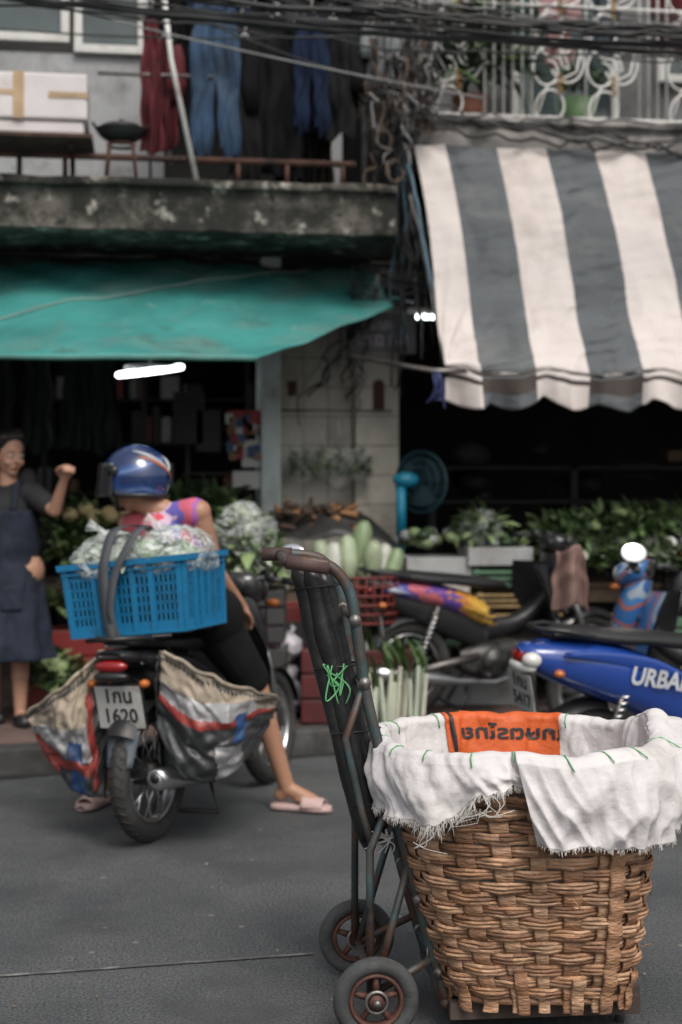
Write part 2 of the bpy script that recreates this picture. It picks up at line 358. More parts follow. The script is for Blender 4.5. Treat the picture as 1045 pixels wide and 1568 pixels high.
mb.obj('window',[wfr,glass],H2,bevel=.006)
wht=M_('white_painted_iron',(.62,.62,.6),.45,var=.08,dirt=[((.3,.22,.15),10,.55,.75)])
gold=M_('gold_painted_iron',(.4,.25,.08),.5,.3)
mb=MB();gv=-.62;z0=zt2+.0;z1=zt2+2.0
def scroll(cx,cz,r,s1,s2,turns=1.25,a0=0):
    pts=[]
    for k in range(30):
        t=k/29;a=a0+t*turns*2*math.pi;rr=r*(1.15-.80*t)
        pts.append((cx+s1*(rr*math.cos(a)),gv,cz+s2*(rr*1.25*math.sin(a))))
    mb.tube(pts,.0075,0,6)
u=us+.02
pat=['b','s','b','b','b','b','b','s','s','b','b','b','s','b','b','b','b','s','s']
i_=0
while u<5.1:
    c_=pat[i_%len(pat)];i_+=1
    mb.tube([(u,gv,z0),(u,gv,z1)],.009,0,6)
    if c_=='b': u+=.062
    else:
        for zz in (0,.50,1.0,1.5):
            c=z0+zz+.28
            scroll(u+.11,c+.06,.12,1,1);scroll(u+.14,c-.19,.13,1,-1,1.25,.6);scroll(u+.25,c+.12,.11,-1,-1,1.2,.4)
            mb.tube([(u+.02,gv,c-.3),(u+.10,gv,c-.05),(u+.30,gv,c+.05),(u+.34,gv,c+.25)],.007,0,6)
            for q_ in range(6): mb.torus((u+.185+.008*math.sin(q_*2),gv-.012,c-.09+q_*.022),.013,.0055,1,10,5,axis='z')
        u+=.36
for zz in (.03,.75,1.45,2.0): mb.tube([(us,gv,z0+zz),(5.1,gv,z0+zz)],.010,0,6)
for vv in (-.5,-.35,-.2,-.05,.1,.25,.4): mb.tube([(us,vv,z0),(us,vv,z1)],.008,0,6)
mb.obj('balcony_grille',[wht,gold],H2)
# =================== AWNINGS
green=M_('green_tarpaulin',(.040,.215,.20),.5,var=.28,scale=1.6,bump=.5,bscale=5,bdist=.05,dirt=[((.12,.21,.19),1.9,.48,.70),((.05,.06,.045),3.2,.57,.75),((.22,.34,.31),8,.62,.74)])
E=empty('green_awning',FM)
mb=MB()
def path3(P,t):
    n=len(P)-1;k=min(int(t*n),n-1);return P[k].lerp(P[k+1],t*n-k)
rp=[fl(560,404,-.06),fl(584,425,-.35),fl(602,457,-.7),fl(500,505,-1.3),fl(395,548,-1.9)]
zb_=rp[0].z;zf=rp[-1].z
lp=[V((-5,p.y,zb_+(zf-zb_)*(-.06-p.y)/1.84)) for p in rp]
def gaw(s,t):
    p=path3(lp,t).lerp(path3(rp,t),s)
    w_=math.sin(math.pi*t)
    sag=-.08*w_*(.6+.4*math.sin(p.x*2.1+1))
    wr=.05*nz(p.x*1.3,t*2)+.02*nz(p.x*5+t*3,t*4,3)+.045*abs(nz(p.x*2.2-t*2.5,t*1.2,8))
    return p+V((0,0,sag+wr*min(1,4*(1-t)+.25)))
mb.grid(gaw,160,50,lambda u,v: 1 if v<.10+.06*nz(u*30,1) else 0)
mb.obj('tarpaulin',[green,M_('grimy_tarp_edge',(.06,.05,.04),.8,var=.4,dirt=[((.03,.14,.12),3,.5,.7)])],E,solid=.006)
mb=MB();fe=[gaw(i/60,1)+V((0,0,-.012)) for i in range(61)];mb.tube(fe,.012,0,8)
mb.tube([gaw(.42+.5*t,1-.9*t)+V((0,0,.015)) for t in [i/20 for i in range(21)]],.005,1,6)
mb.tube([rp[2],fl(632,462,-.3)],.012,0)
for uu in (-4,-2.6): mb.tube([(uu,-1.88,zf-.02),(uu,0,zf-.35)],.012,2,8)
mb.obj('awning_frame',[M_('green_hem',(.015,.09,.075),.6),M_('old_rope',(.22,.28,.26),.8),steel],E)
sw=M_('awning_white_stripe',(.56,.51,.485),.7,var=.08,scale=3,bump=.4,bscale=6,bdist=.04,dirt=[((.40,.35,.32),2.5,.48,.75)])
sg=M_('awning_grey_stripe',(.070,.080,.088),.7,var=.15,scale=3,bump=.5,bscale=6,bdist=.04,stretch=(1,1,2.5),dirt=[((.14,.14,.14),2.0,.50,.8)])
sdk=M_('awning_dark_band',(.045,.034,.030),.8)
E=empty('striped_awning',FM)
tl=fl(634,222,-.74);bl=fl(689,568,-1.5)
WID=4.2
def strp(off): 
    if off<.21: return 0
    return (int((off-.21)/.325)+1)%2
def saw(s,t):
    off=s*WID
    p=tl.lerp(bl,t)+V((off,0,0))
    p.z+=-.05*math.sin(math.pi*t)+ .02*math.sin(off*9.7+t*2)*t*t
    n_=.03*nz(off*3.2,t*1.6)+.02*nz(off*8-t*4,t*2.5,4)+.018*math.sin(off*19.3+1)*max(0,t-.4)
    n_+=.03*abs(nz(off*2+t*1.2,t*18+off*2,5))*(1 if strp(off) else .6)+.05*abs(nz(off*5+t*3,t*2.2-off,11))*(.4+t)
    p.y+=n_;p.z+=n_*.5
    d_=math.hypot(off,1-t);p.z+=.035*math.sin(16*math.atan2(1-t,off+.01))*math.exp(-d_*2.0)*min(1,d_*6)
    p.x+=.02*math.sin(t*5)
    return p
NU=388
mb=MB();mb.grid(saw,NU,120,lambda a,b_:strp(a*WID));mb.obj('canvas',[sw,sg],E,solid=.003)
def val(s,t):
    off=s*WID;p=saw(s,1).copy()
    sc_=abs(math.sin(off*math.pi/.325+ .6))
    L_=.15+.055*sc_+.02*nz(off*3)
    p.z-=.02+t*L_;p.y+=-.012+.035*t*math.sin(off*23)+.04*t*nz(off*7);p.x+=.02*t*nz(off*9,5)
    return p
mb=MB();mb.grid(val,NU,14,lambda a,b_:(2 if (.05<b_<.55 and strp(a*WID)==1) or .12<b_<.3 else strp(a*WID)));mb.obj('valance',[sw,sg,sdk],E,solid=.003)
mb=MB();mb.tube([saw(i/40,1)+V((0,.012,-.008)) for i in range(41)],.014,0,8)
mb.tube([fl(535,545,-.9),bl+V((-.1,0,.0)),bl+V((.1,0,.0))],.014,0,8)
mb.tube([bl,V((bl.x-.02,0,bl.z+.15))],.012,0,8)
for t in (0,.35,.7): mb.tube([V((bl.x+1.5+t*3,-1.5,bl.z)),V((bl.x+1.5+t*3,0,bl.z+.3))],.012,0,8)
mb.obj('awning_frame',steel,E)
mb=MB()
for k in range(5):
    a0=bl+V((-.1+.01*k,0,0));mb.tube([a0,a0+V((R.uniform(-.06,.06),R.uniform(-.02,.02),-.08-R.random()*.1)),a0+V((R.uniform(-.05,.05),0,-.16-R.random()*.06))],.008,0,5)
mb.obj('tied_cloth',M_('blue_rag',(.03,.04,.12),.8),E)
# =================== CABLES
cabm=M_('cable_black',(.018,.018,.019),.6);cabw=M_('cable_grey',(.22,.22,.22),.6);cabb=M_('cable_blue',(.08,.15,.2),.6);vine=M_('dry_vine',(.12,.085,.06),.85)
def wire(mb,a,b,sag,r,mi=0,n=16,wob=0):
    a=V(a);b=V(b);sd_=R.random()*50
    mb.tube([a.lerp(b,i/n)+V((wob*nz(i*.5,sd_),wob*nz(i*.5,sd_,3),-sag*4*(i/n)*(1-i/n)+wob*nz(i*.6,sd_+9))) for i in range(n+1)],r,mi,5)
mb=MB()
for k in range(8):
    a=S(-250,-60+k*5+R.uniform(-6,6),7.4+k*.02);b_=S(1350,62+k*3+R.uniform(-12,12),7.9+k*.02)
    wire(mb,a,b_,.10+R.uniform(-.05,.04),.007 if k%3 else .015,0,40,.02)
for k in range(4): wire(mb,S(540,8+3*k,7.6),S(1200,44+k*5,7.8),.03,.012,0,30,.03)
for k in range(9): wire(mb,S(R.uniform(-100,300),R.uniform(-60,0),7.7+k*.05),S(R.uniform(1100,1300),R.uniform(20,110),8.1+k*.05),R.uniform(.02,.14),R.uniform(.003,.007),R.choice([0,0,1]),34,.04)
wire(mb,S(-60,-30,8),S(740,150,8.2),.04,.006,1,20);wire(mb,S(200,-20,8),S(640,140,8.4),.06,.006,0,20);wire(mb,S(-50,40,8.1),S(620,50,8.3),.05,.006,0,20)
mb.obj('overhead_cables',[cabm,cabw,cabb])
mb=MB();mb.M=FM
for k in range(80):
    x0=min(665,max(565,R.gauss(618,30)));y0=R.uniform(-20,150);x1=min(660,max(560,x0+R.uniform(-40,40)));y1=min(270,y0+R.uniform(50,150))
    if x1>632: y1=min(y1,200)
    v=R.uniform(-1.0,-.78);wire(mb,fl(x0,y0,v),fl(x1,y1,v),R.uniform(-.05,.06),R.uniform(.003,.008),R.choice([0,0,0,1,0,3,3]),14,.11)
for k in range(14):
    x0=R.uniform(608,632);wire(mb,fl(x0,R.uniform(90,180),-.8),fl(R.uniform(600,680),R.uniform(420,620),-.5),R.uniform(-.03,.03),R.uniform(.005,.010),R.choice([0,0,0,2,1]),16,.06)
wire(mb,fl(625,250,-.9),fl(690,570,-1.3),.0,.010,2,14,.03);wire(mb,fl(628,300,-.9),fl(684,560,-1.3),.0,.010,1,14,.03)
for k in range(12):
    wire(mb,fl(560+R.uniform(-20,30),R.uniform(400,440),-.6),fl(R.uniform(440,560),R.uniform(560,640),-.15),.05,.006,R.choice([0,1,0]),14,.1)
for k in range(9): wire(mb,fl(555,400+6*k,-.6),fl(720,R.uniform(400,470),-.7),.03,.005,0,10,.05)
for k in range(5): wire(mb,fl(640,155+k*9,-.80),fl(1100,190+R.uniform(0,60),-.80),R.uniform(-.02,.08),R.uniform(.005,.011),0,24,.07)
for k in range(10):
    c=fl(R.gauss(600,18),R.uniform(120,290),-1.03);r_=R.uniform(.02,.05)
    mb.tube([c+V((r_*math.cos(a*.4+k),R.uniform(-.01,.01),r_*1.4*math.sin(a*.4+k))) for a in range(13)],.005,R.choice([0,1,3]),5)
mb.obj('cable_tangle',[cabm,cabw,cabb,vine])
mb=MB();mb.M=FM;q=fl(575,200,-.2);mb.tube([(q.x,-.1,zt),(q.x,-.1,6.5)],.045,0,14);mb.obj('drain_pipe',M_('pipe_grey_brown',(.12,.10,.09),.7,dirt=[((.04,.03,.03),5,.45,.7)]))
# =================== BALCONY ITEMS
E=empty('balcony_railing',FM);mb=MB()
b_=fl(545,262,-.95);zr=fl(250,243,-.95).z
mb.tube([(-5,-.95,zr),(b_.x,-.95,zr)],.020,0,8)
for x_ in (30,100,365,440,525): 
    u=fl(x_,240,-.95).x; mb.tube([(u,-.95,zt),(u,-.95,zr)],.016,0,6)
for k in range(12): mb.tube([(-2.4-k*.22,-.95,zt),(-2.4-k*.22,-.95,zr)],.014,0,6)
mb.obj('rail',rust,E)
mb=MB();mb.M=FM
mb.tube([fl(250,-20,-.98),fl(262,90,-.98),fl(302,280,-.98)],.016,0,8);mb.tube([fl(150,112,-.9),fl(330,118,-.9)],.012,1,8)
mb.tube([fl(232,-30,-.6),fl(262,250,-.6)],.012,0,8);mb.obj('clothes_pole',[wht,steel])
styro=M_('styrofoam',(.66,.62,.62),.8,var=.05,bump=.3,bscale=150,dirt=[((.45,.4,.36),4,.55,.8)])
tape=M_('packing_tape',(.42,.29,.17),.4)
E=empty('styrofoam_box',FM);mb=MB()
b0=fl(0,108,-1.15);b1=fl(134,200,-1.15)
ux=b1.x;z0=b1.z;z1=b0.z
mb.b2(ux-.85,ux,-1.15,-.75,z0+.06,z1,0);mb.b2(ux-.83,ux-.02,-1.13,-.77,z0-.02,z0+.057,0);mb.obj('box_body',styro,E,bevel=.015)
mb=MB();mb.b2(ux-.42,ux-.36,-1.156,-1.15,z0+.06,z1,0);mb.b2(ux-.60,ux-.42,-1.154,-1.15,(z0+z1)/2+.03,(z0+z1)/2+.06,0);mb.b2(ux-.22,ux+.004,-1.155,-1.15,(z0+z1)/2+.02,(z0+z1)/2+.055,0);mb.b2(ux-.42,ux-.36,-1.15,-.76,z1+.001,z1+.004,0)
mb.obj('tape',tape,E)
mb=MB();mb.M=FM;mb.b2(ux-.95,ux+.03,-1.2,-.7,z0-.05,z0-.03,0)
for u in (ux-.8,ux-.1): mb.tube([(u,-1.1,z0-.06),(u,-.96,zr)],.015,0,6); mb.tube([(u,-.8,z0-.06),(u,-.8,zt)],.015,0,6)
mb.obj('box_shelf',rust)
mb=MB();mb.M=FM;c=fl(186,197,-.9)
def wok(u,v):
    a=2*math.pi*u;r=.15*math.sin(v*1.45);return c+V((r*math.cos(a),r*math.sin(a),-.0-.09*math.cos(v*1.45)/1))
mb.grid(wok,28,8,0,cu=True);mb.torus(c+V((0,0,-.01)),.149,.006,0,28,6,axis='z')
for s_ in(-1,1): mb.tube([c+V((s_*.145,-.02,0)),c+V((s_*.17,-.02,.03)),c+V((s_*.17,.03,.03)),c+V((s_*.145,.03,0))],.006,0,6)
mb.tube([c+V((-.03,0,.03)),c+V((0,0,.055)),c+V((.03,0,.03))],.008,1,6);mb.ell(c+V((0,0,.0)),(.13,.13,.035),1)
mb.obj('wok',[M_('wok_iron',(.05,.05,.05),.5,.5),blk])
mb=MB();mb.M=FM;q=c-V((0,0,.1))
for s_ in (-1,1):
    for t in(-1,1): mb.tube([q+V((s_*.07,t*.07,0)),V((q.x+s_*.09,q.y+t*.09,zt))],.01,0,6)
mb.torus(q,.08,.01,0,20,6,axis='z');mb.obj('wok_stand',rust)
def garment(name,x0,x1,y0,y1,v,mat,kind='shirt',folds=7):
    a=fl(x0,y0,v);b=fl(x1,y1,v);w_=b.x-a.x;h=a.z-b.z;cx=(a.x+b.x)/2;ph=R.uniform(0,6)
    mb=MB();mb.M=FM
    def cloth_(s,t,side,wid,cx_):
        x=(s*2-1)*wid
        y=side*.018*(1-abs(2*s-1)**3)+.022*math.sin(s*folds*3.1+ph+t*2.5)*(.25+t)+.05*nz(s*4,t*3,ph)+.02*nz(s*9,t*6,ph)
        z=a.z-t*h-(.03*abs(2*s-1)**2 if t<.15 else 0)+.07*t*nz(s*3,ph)
        return V((cx_+x+.03*nz(t*4,ph,s),v+y,z))
    if kind=='pants':
        for sg_ in(-1,1):
            for side in(-1,1):
                mb.grid(lambda s,t:cloth_(s,t,side,w_*(.27-.05*t),cx+sg_*w_*(.22+.09*t+.02*nz(t*4,ph,sg_))),16,30,0)
        mb.tube([V((cx-w_*.45,v,a.z-.02)),V((cx+w_*.45,v,a.z-.02))],.022,0,8,flat=(1.3,1))
    else:
        for side in(-1,1):
            def f(s,t):
                wid=w_*.5
                if kind=='shirt': wid*=(.45+.55*min(1,t*7)) 
                if kind=='long': wid*=(.7+.3*t)
                return cloth_(s,t,side,wid,cx)
            mb.grid(f,34,34,0)
    if kind=='shirt':
        for sg_ in(-1,1):
            mb.tube([V((cx+sg_*w_*.35,v,a.z-h*.06)),V((cx+sg_*w_*.5,v-.01,a.z-h*.2)),V((cx+sg_*w_*.54,v-.02,a.z-h*.42)),V((cx+sg_*w_*.5,v-.01,a.z-h*.6))],[.045,.05,.055,.05],0,10,flat=(1,.45))
    mb.tube([V((cx-w_*.3,v,a.z-.01)),V((cx,v,a.z+.04)),V((cx+w_*.3,v,a.z-.01))],.006,1,5)
    mb.tube([V((cx,v,a.z+.04)),V((cx+.01,v,a.z+.1)),V((cx-.02,v,a.z+.11))],.004,1,5)
    return mb.obj(name,[mat,wht])
denim=M_('denim',(.018,.045,.090),.85,var=.5,scale=5,bump=.4,bscale=60,dirt=[((.06,.10,.15),4,.52,.75)])
dkred=M_('dark_red_cloth',(.085,.008,.014),.85,var=.35,dirt=[((.03,.005,.008),4,.5,.7)]);bk=M_('black_cloth',(.006,.006,.007),.95,var=.4,spec=.2);nav=M_('navy_cloth',(.008,.016,.040),.9,var=.4,spec=.2);chc=M_('charcoal_cloth',(.010,.010,.011),.9,var=.4,spec=.2)
brc=M_('dark_brown_cloth',(.022,.015,.012),.9,var=.4,spec=.2)
garment('hanging_red_shirt',214,250,25,232,-.9,dkred,'long',4)
garment('hanging_red_shirt',236,272,60,225,-.8,dkred,'shirt',4)
garment('hanging_dark_trousers',228,275,-20,190,-.7,bk,'pants')
garment('hanging_black_shirt',255,300,-10,110,-.6,bk,'shirt')
garment('hanging_jeans',294,364,8,240,-.90,denim,'pants',3)
garment('hanging_black_dress',340,400,30,200,-.7,bk,'long')
garment('hanging_navy_shirt',300,372,-20,70,-.6,nav,'shirt')
garment('hanging_charcoal_shirt',355,425,14,262,-.8,chc,'shirt',4)
garment('hanging_black_jacket',385,465,30,268,-.86,bk,'shirt',4)
garment('hanging_black_trousers',350,400,60,275,-.84,chc,'long',3)
garment('hanging_black_trousers',425,480,40,282,-.75,bk,'pants')
garment('hanging_black_dress',400,470,-10,120,-.6,bk,'long')
garment('hanging_navy_trousers',450,502,24,206,-.92,nav,'pants',3)
garment('hanging_charcoal_shirt',475,545,34,208,-.86,chc,'shirt',4)
garment('hanging_brown_trousers',470,512,120,285,-.6,brc,'long')
garment('hanging_black_shirt',500,556,-10,165,-.75,bk,'shirt')
garment('hanging_white_shirt',545,600,50,150,-.7,M_('white_cloth',(.34,.35,.36),.9),'shirt',4)
garment('hanging_grey_shirt',565,600,30,130,-.9,M_('grey_cloth',(.2,.22,.23),.9),'shirt',4)
garment('hanging_pink_shirt',836,876,-40,100,-.3,M_('pink_cloth',(.40,.24,.24),.9),'shirt')
garment('hanging_slate_shirt',905,955,-40,90,-.3,M_('slate_cloth',(.07,.09,.11),.9),'long')
garment('hanging_red_shirt',1005,1060,-40,78,-.3,dkred,'shirt')
garment('hanging_teal_cloth',770,830,-60,60,-.2,M_('teal_cloth',(.05,.12,.11),.9),'long')
mb=MB();mb.M=FM;zz=fl(400,5,-.86).z+.1;mb.tube([(-3,-.86,zz),(ue,-.86,zz)],.010,0,6);zz=fl(860,-50,-.28).z+.1;mb.tube([(us,-.28,zz),(5,-.28,zz)],.012,0,6);mb.obj('drying_rail',steel)
def leaf(mb,p,dirv,L_,W,mi,curl=.4):
    d=V(dirv).normalized();up=V((0,0,1)) if abs(d.z)<.9 else V((1,0,0));sd_=d.cross(up).normalized();n_=sd_.cross(d)
    a_=R.uniform(-.8,.8);sd_=(sd_*math.cos(a_)+n_*math.sin(a_));n_=sd_.cross(d)
    vs=[]
    for i,(t,wd) in enumerate([(0,.15),(.3,.8),(.65,1),(1,.1)]):
        c=V(p)+d*L_*t+n_*(-curl*L_*t*t)
        j=R.uniform(-.12,.12)*W
        vs+=[c-sd_*W*wd*.5+n_*(W*.18*wd+j),c,c+sd_*W*wd*.5+n_*(W*.18*wd-j)]
    fs=[]
    for i in range(3):
        for j in range(2): fs.append((i*3+j,i*3+j+1,(i+1)*3+j+1,(i+1)*3+j))
    mb.add(vs,fs,mi)
def heap(mb,c,r,n,L_,W,mis,up=.5,curl=.5):
    c=V(c)
    for i in range(n):
        d=V((R.gauss(0,1),R.gauss(0,1),abs(R.gauss(0,1))*.9)).normalized();q=R.uniform(.55,1)
        p=c+V((d.x*r[0]*q,d.y*r[1]*q,d.z*r[2]*q))
        dd=(d+V((R.gauss(0,.6),R.gauss(0,.6),up+R.gauss(0,.4))))
        leaf(mb,p,dd,L_*R.uniform(.6,1.3),W*R.uniform(.6,1.3),R.choice(mis),curl*R.uniform(.3,1.5))
lg=[M_('leaf_dark',(.028,.055,.020),.6,var=.4),M_('leaf_mid',(.07,.12,.04),.55,var=.4),M_('leaf_pale',(.20,.27,.12),.5,var=.3),M_('stem_white',(.38,.42,.33),.45,var=.15)]
mb=MB();mb.M=FM
for (x_,y_,r_) in [(705,60,.25),(745,110,.18),(700,120,.16),(690,20,.2)]:
    p=fl(x_,y_,-.45);heap(mb,p,(r_,.12,r_),130,.26,.04,[0,0,1],.4,.5)
q=fl(720,150,-.4);mb.tube([V((q.x,-.4,zt2)),V((q.x,-.4,zt2+.2))],[.09,.12],4,16)
mb.obj('potted_plant',lg+[M_('clay_pot',(.2,.08,.05),.8)])
mb=MB();mb.M=FM;p=fl(885,175,-.35)
mb.tube([V((p.x,-.35,zt2)),V((p.x,-.35,zt2+.22))],[.1,.13],4,16);heap(mb,V((p.x,-.35,zt2+.3)),(.12,.1,.12),90,.12,.035,[0,1,1],.4)
mb.obj('potted_plant',lg+[M_('green_pot',(.10,.18,.08),.6)])
# =================== LAMPS
tubeM=emis('lit_tube',(.92,1,1),8)
E=empty('ring_lamp');mb=MB();c=S(230,568,9.9)
mb.M=Matrix.Translation(c)@Matrix.Rotation(rad(7),4,'X')@Matrix.Rotation(rad(-7),4,'Y')
mb.torus((0,0,0),.22,.018,0,40,10,axis='z');mb.torus((0,0,-.0),.13,.015,0,30,8,axis='z');mb.obj('tube',tubeM,E)
mb=MB();mb.tube([c+V((0,0,.03)),V((c.x,c.y,2.98))],.008,0);mb.torus(c+V((0,0,.03)),.17,.012,0,30,6,axis='z')
for a in (0,1.57,3.14,4.7): mb.tube([c+V((0,0,.03)),c+V((.17*math.cos(a),.17*math.sin(a),.03))],.006,0,5)
mb.obj('mount',blk,E)
E=empty('tube_lamp');mb=MB();a=S(630,485,9.75);mb.tube([a,a+V((.6,.08,0))],.015,0,10);mb.obj('tube',tubeM,E)
mb=MB();mb.box(a+V((.3,.05,.045)),(.66,.05,.04),0,(0,0,.13));mb.tube([a+V((.1,.02,.06)),V((a.x+.1,a.y+.02,2.98))],.005,0,5);mb.tube([a+V((.5,.06,.06)),V((a.x+.5,a.y+.06,2.98))],.005,0,5);mb.obj('fitting',wht,E)
E=empty('shop_sign',FM);mb=MB();a=fl(535,478,-.35);b_=fl(637,542,-.35)
mb.b2(a.x,b_.x,-.36,-.33,b_.z,a.z,0);mb.tube([(a.x+.1,-.34,a.z),(a.x+.1,-.05,a.z+.2)],.01,0,5);mb.tube([(b_.x-.1,-.34,a.z),(b_.x-.1,-.05,a.z+.2)],.01,0,5)
vs,fs=text_verts('ผักสด\n08132 1631',.12,offs=.003)
cx=(a.x+b_.x)/2;cz=(a.z+b_.z)/2
mb.add([(cx+v.x*.6,-.364,cz+v.y*.85) for v in vs],fs,1,False);mb.obj('sign_board',[M_('sign_grey',(.09,.09,.10),.6),M_('sign_ink',(.36,.33,.40),.6)],E)
# =================== MOTORCYCLES
amber=M_('indicator_amber',(.35,.10,.02),.2)
flapm=M_('mud_flap',(.08,.10,.12),.5)
def motorcycle(name,Mw,paint,accent,front=None,seatm=blk,scooter=False,wr=.285,plate_txt='1620',px=-.215,myaw=0,mir=(-1,1),mz=1.15,ms=1.0):
    E=empty(name,Mw);wb=1.22;front=front or paint
    mb=MB()
    for x in(0,wb):
        r=wr
        mb.torus((x,0,r),r-.04,.04,0,48,12,ry=.042)
        for k in range(44):
            a=2*math.pi*k/44
            for sg_ in (-1,1):
                p1=V((x+(r+.001)*math.cos(a),sg_*.004,r+(r+.001)*math.sin(a)));a2=a+.07;rr=r-.008
                mb.tube([p1,V((x+rr*math.cos(a2),sg_*.030,r+rr*math.sin(a2)))],.003,0,4)
        mb.torus((x,0,r),r-.083,.010,1,40,8,ry=.028)
        mb.tube([(x,-.06,r),(x,.06,r)],.035 if x else .055,2,14)
        for k in range(20):
            a=2*math.pi*k/20;mb.tube([(x+.03*math.cos(a+.4),(.03 if k%2 else -.03),r+.03*math.sin(a+.4)),(x+(r-.085)*math.cos(a),0,r+(r-.085)*math.sin(a))],.0028,1,4)
    mb.obj('wheels',[rub,chrome if not scooter else eng,eng],E)
    mb=MB()
    if scooter:
        mb.loftx([(-.36,.755,.03,.02),(-.31,.74,.09,.06),(-.12,.70,.135,.11),(.12,.64,.15,.14),(.35,.54,.13,.14),(.55,.42,.10,.07)],0,e=2.6)
        mb.loftx([(.5,.36,.14,.04),(.75,.33,.15,.05),(.95,.36,.14,.07)],0)
    else:
        mb.loftx([(-.28,.80,.02,.012),(-.22,.785,.07,.035),(-.05,.75,.11,.055),(.2,.70,.115,.07),(.42,.62,.095,.08),(.56,.54,.05,.055)],0,e=2.6)
        mb.loftx([(.45,.50,.06,.07),(.7,.52,.055,.055),(.9,.66,.06,.07),(.97,.8,.06,.07)],2)
        mb.loftx([(-.15,.70,.08,.05),(.1,.62,.085,.09),(.35,.52,.08,.1),(.5,.45,.06,.06)],2,e=3)
    for sg_ in(-1,1):
        mb.loftx([(-.2,.765,.012,.010),(0,.745,.012,.026),(.25,.69,.012,.036),(.45,.61,.01,.02)],1,yo=sg_*(.136 if scooter else .107))
    def ls(u,v):
        a=u*2-1;wdt=.085+.115*math.sin(math.pi*min(1,v*.8+.1))
        return V((1.05-.15*abs(a)**1.6-.13*v,a*wdt,.38+v*.50))
    mb.grid(ls,20,14,3);mb.grid(lambda u,v:ls(u,v)+V((-.02,0,0)),20,14,2)
    def cowl(u,v):
        a=2*math.pi*u;z=.60+.34*v;hw=.05+.055*math.sin(math.pi*(.15+.7*v));hx=.045+.04*math.sin(math.pi*(.1+.7*v))
        c,s_=math.cos(a),math.sin(a)
        return V((1.06-.10*v+hx*math.copysign(abs(c)**.8,c),hw*math.copysign(abs(s_)**.8,s_),z))
    mb.grid(cowl,24,10,3,cu=True)
    def nac(u,v):
        a=2*math.pi*u;x_=.90+.18*v;w_=.05+.07*math.sin(math.pi*(.2+.55*v));h_=.03+.045*math.sin(math.pi*(.25+.5*v))
        if v<.001 or v>.999: w_*=.6;h_*=.6
        c,s_=math.cos(a),math.sin(a);return V((x_,w_*math.copysign(abs(c)**.75,c),1.0-.04*v+h_*math.copysign(abs(s_)**.75,s_)))
    mb.grid(nac,24,10,3,cu=True);mb.ell((.90,0,1.0),(.02,.07,.045),2)
    def fen(x0,a0,a1,hw,rr):
        def f(u,v):
            a=a0+(a1-a0)*v;b=(u*2-1);r_=rr-.035*b*b
            return V((x0+r_*math.cos(a),b*hw,wr+r_*math.sin(a)))
        return f
    mb.grid(fen(wb,.25,2.7,.06,wr+.03),8,20,3);mb.grid(fen(0,1.3,2.5,.07,wr+.04),8,20,2)
    mb.obj('bodywork',[paint,accent,blk,front],E)
    mb=MB()
    mb.loftx([(-.22,.835,.06,.012),(-.12,.838,.10,.025),(.1,.812,.12,.03),(.25,.80,.12,.028),(.45,.775,.105,.032),(.62,.76,.05,.02)],0,e=3);mb.obj('seat',seatm,E)
    mb=MB()
    mb.loftx([(.32,.33,.06,.06),(.42,.32,.11,.10),(.56,.32,.12,.115),(.68,.36,.09,.08),(.80,.40,.065,.065)],0,e=3)
    mb.tube([(.52,-.10,.32),(.52,-.135,.32)],.085,0,20);mb.tube([(.5,.10,.32),(.5,.13,.32)],.075,0,20)
    for k in range(6): mb.box((.70+k*.018,0,.375+k*.005),(.006,.15,.15),0)
    mb.tube([(0,-.09,wr),(.42,-.10,.36)],.02,1,8);mb.tube([(0,.09,wr),(.42,.10,.36)],.02,1,8)
    mb.box((.2,.115,.33),(.42,.02,.07),2)
    for sg_ in(-1,1):
        mb.tube([(.0,sg_*.115,wr+.02),(.13,sg_*.125,.66)],.012,1,8)
        mb.tube([(.03+.09*(i/60)+.022*math.cos(i*.9),sg_*.12+.022*math.sin(i*.9),wr+.10+.24*(i/60)) for i in range(61)],.005,3,5)
        mb.tube([(1.02,sg_*.075,.78),(wb,sg_*.075,wr)],.018,3,8)
        mb.tube([(.42,sg_*.1,.27),(.42,sg_*.24,.27)],.014,2,8)
    mb.tube([(.72,-.06,.34),(.70,-.12,.24),(.5,-.15,.21),(.25,-.165,.235),(.15,-.17,.25),(-.05,-.175,.28),(-.26,-.18,.31),(-.28,-.18,.313)],[.015,.015,.016,.02,.038,.046,.046,.03],3 ,16)
    mb.torus((-.275,-.18,.313),.03,.006,3,20,6,axis='x');mb.tube([(-.279,-.18,.314),(-.283,-.18,.314)],.02,2,12)
    mb.tube([(.35,-.1,.2),(.3,-.16,.06),(.3,.16,.06),(.35,.1,.2)],.012,2,8)
    mb.tube([(.45,.12,.22),(.38,.2,.02)],.01,1,8)
    mb.obj('engine_and_exhaust',[eng,steel,blk,chrome],E)
    mb=MB()
    mb.tube([(.86,-.36,1.0),(.90,-.27,1.015),(.96,-.12,1.03),(.99,0,1.0),(.96,.12,1.03),(.90,.27,1.015),(.86,.36,1.0)],.011,0,8)
    MR=Matrix.Rotation(rad(myaw),3,'Z')@Matrix.Rotation(rad(14),3,'Y')
    for sg_ in(-1,1):
        mb.tube([(.855,sg_*.375,1.0),(.90,sg_*.26,1.015)],.018,1,10);mb.tube([(.93,sg_*.2,1.03),(.95,sg_*.16,1.03)],.026,1,10)
        mb.tube([(.94,sg_*.18,1.02),(.95,sg_*.28,1.01),(.90,sg_*.36,.99)],.006,0,6)
        if sg_ in mir:
            mb.tube([(.93,sg_*.2,1.04),(.92,sg_*.24,mz-.05),(.90,sg_*.28,mz-.02)],.006,1,6)
            mc_=V((.90,sg_*.31,mz))
            mb.ell(mc_,(.018,.068*ms,.052*ms),1,18,10,rot=MR);mb.ell(mc_+MR@V((-.016,0,0)),(.006,.064*ms,.048*ms),2,18,10,rot=MR)
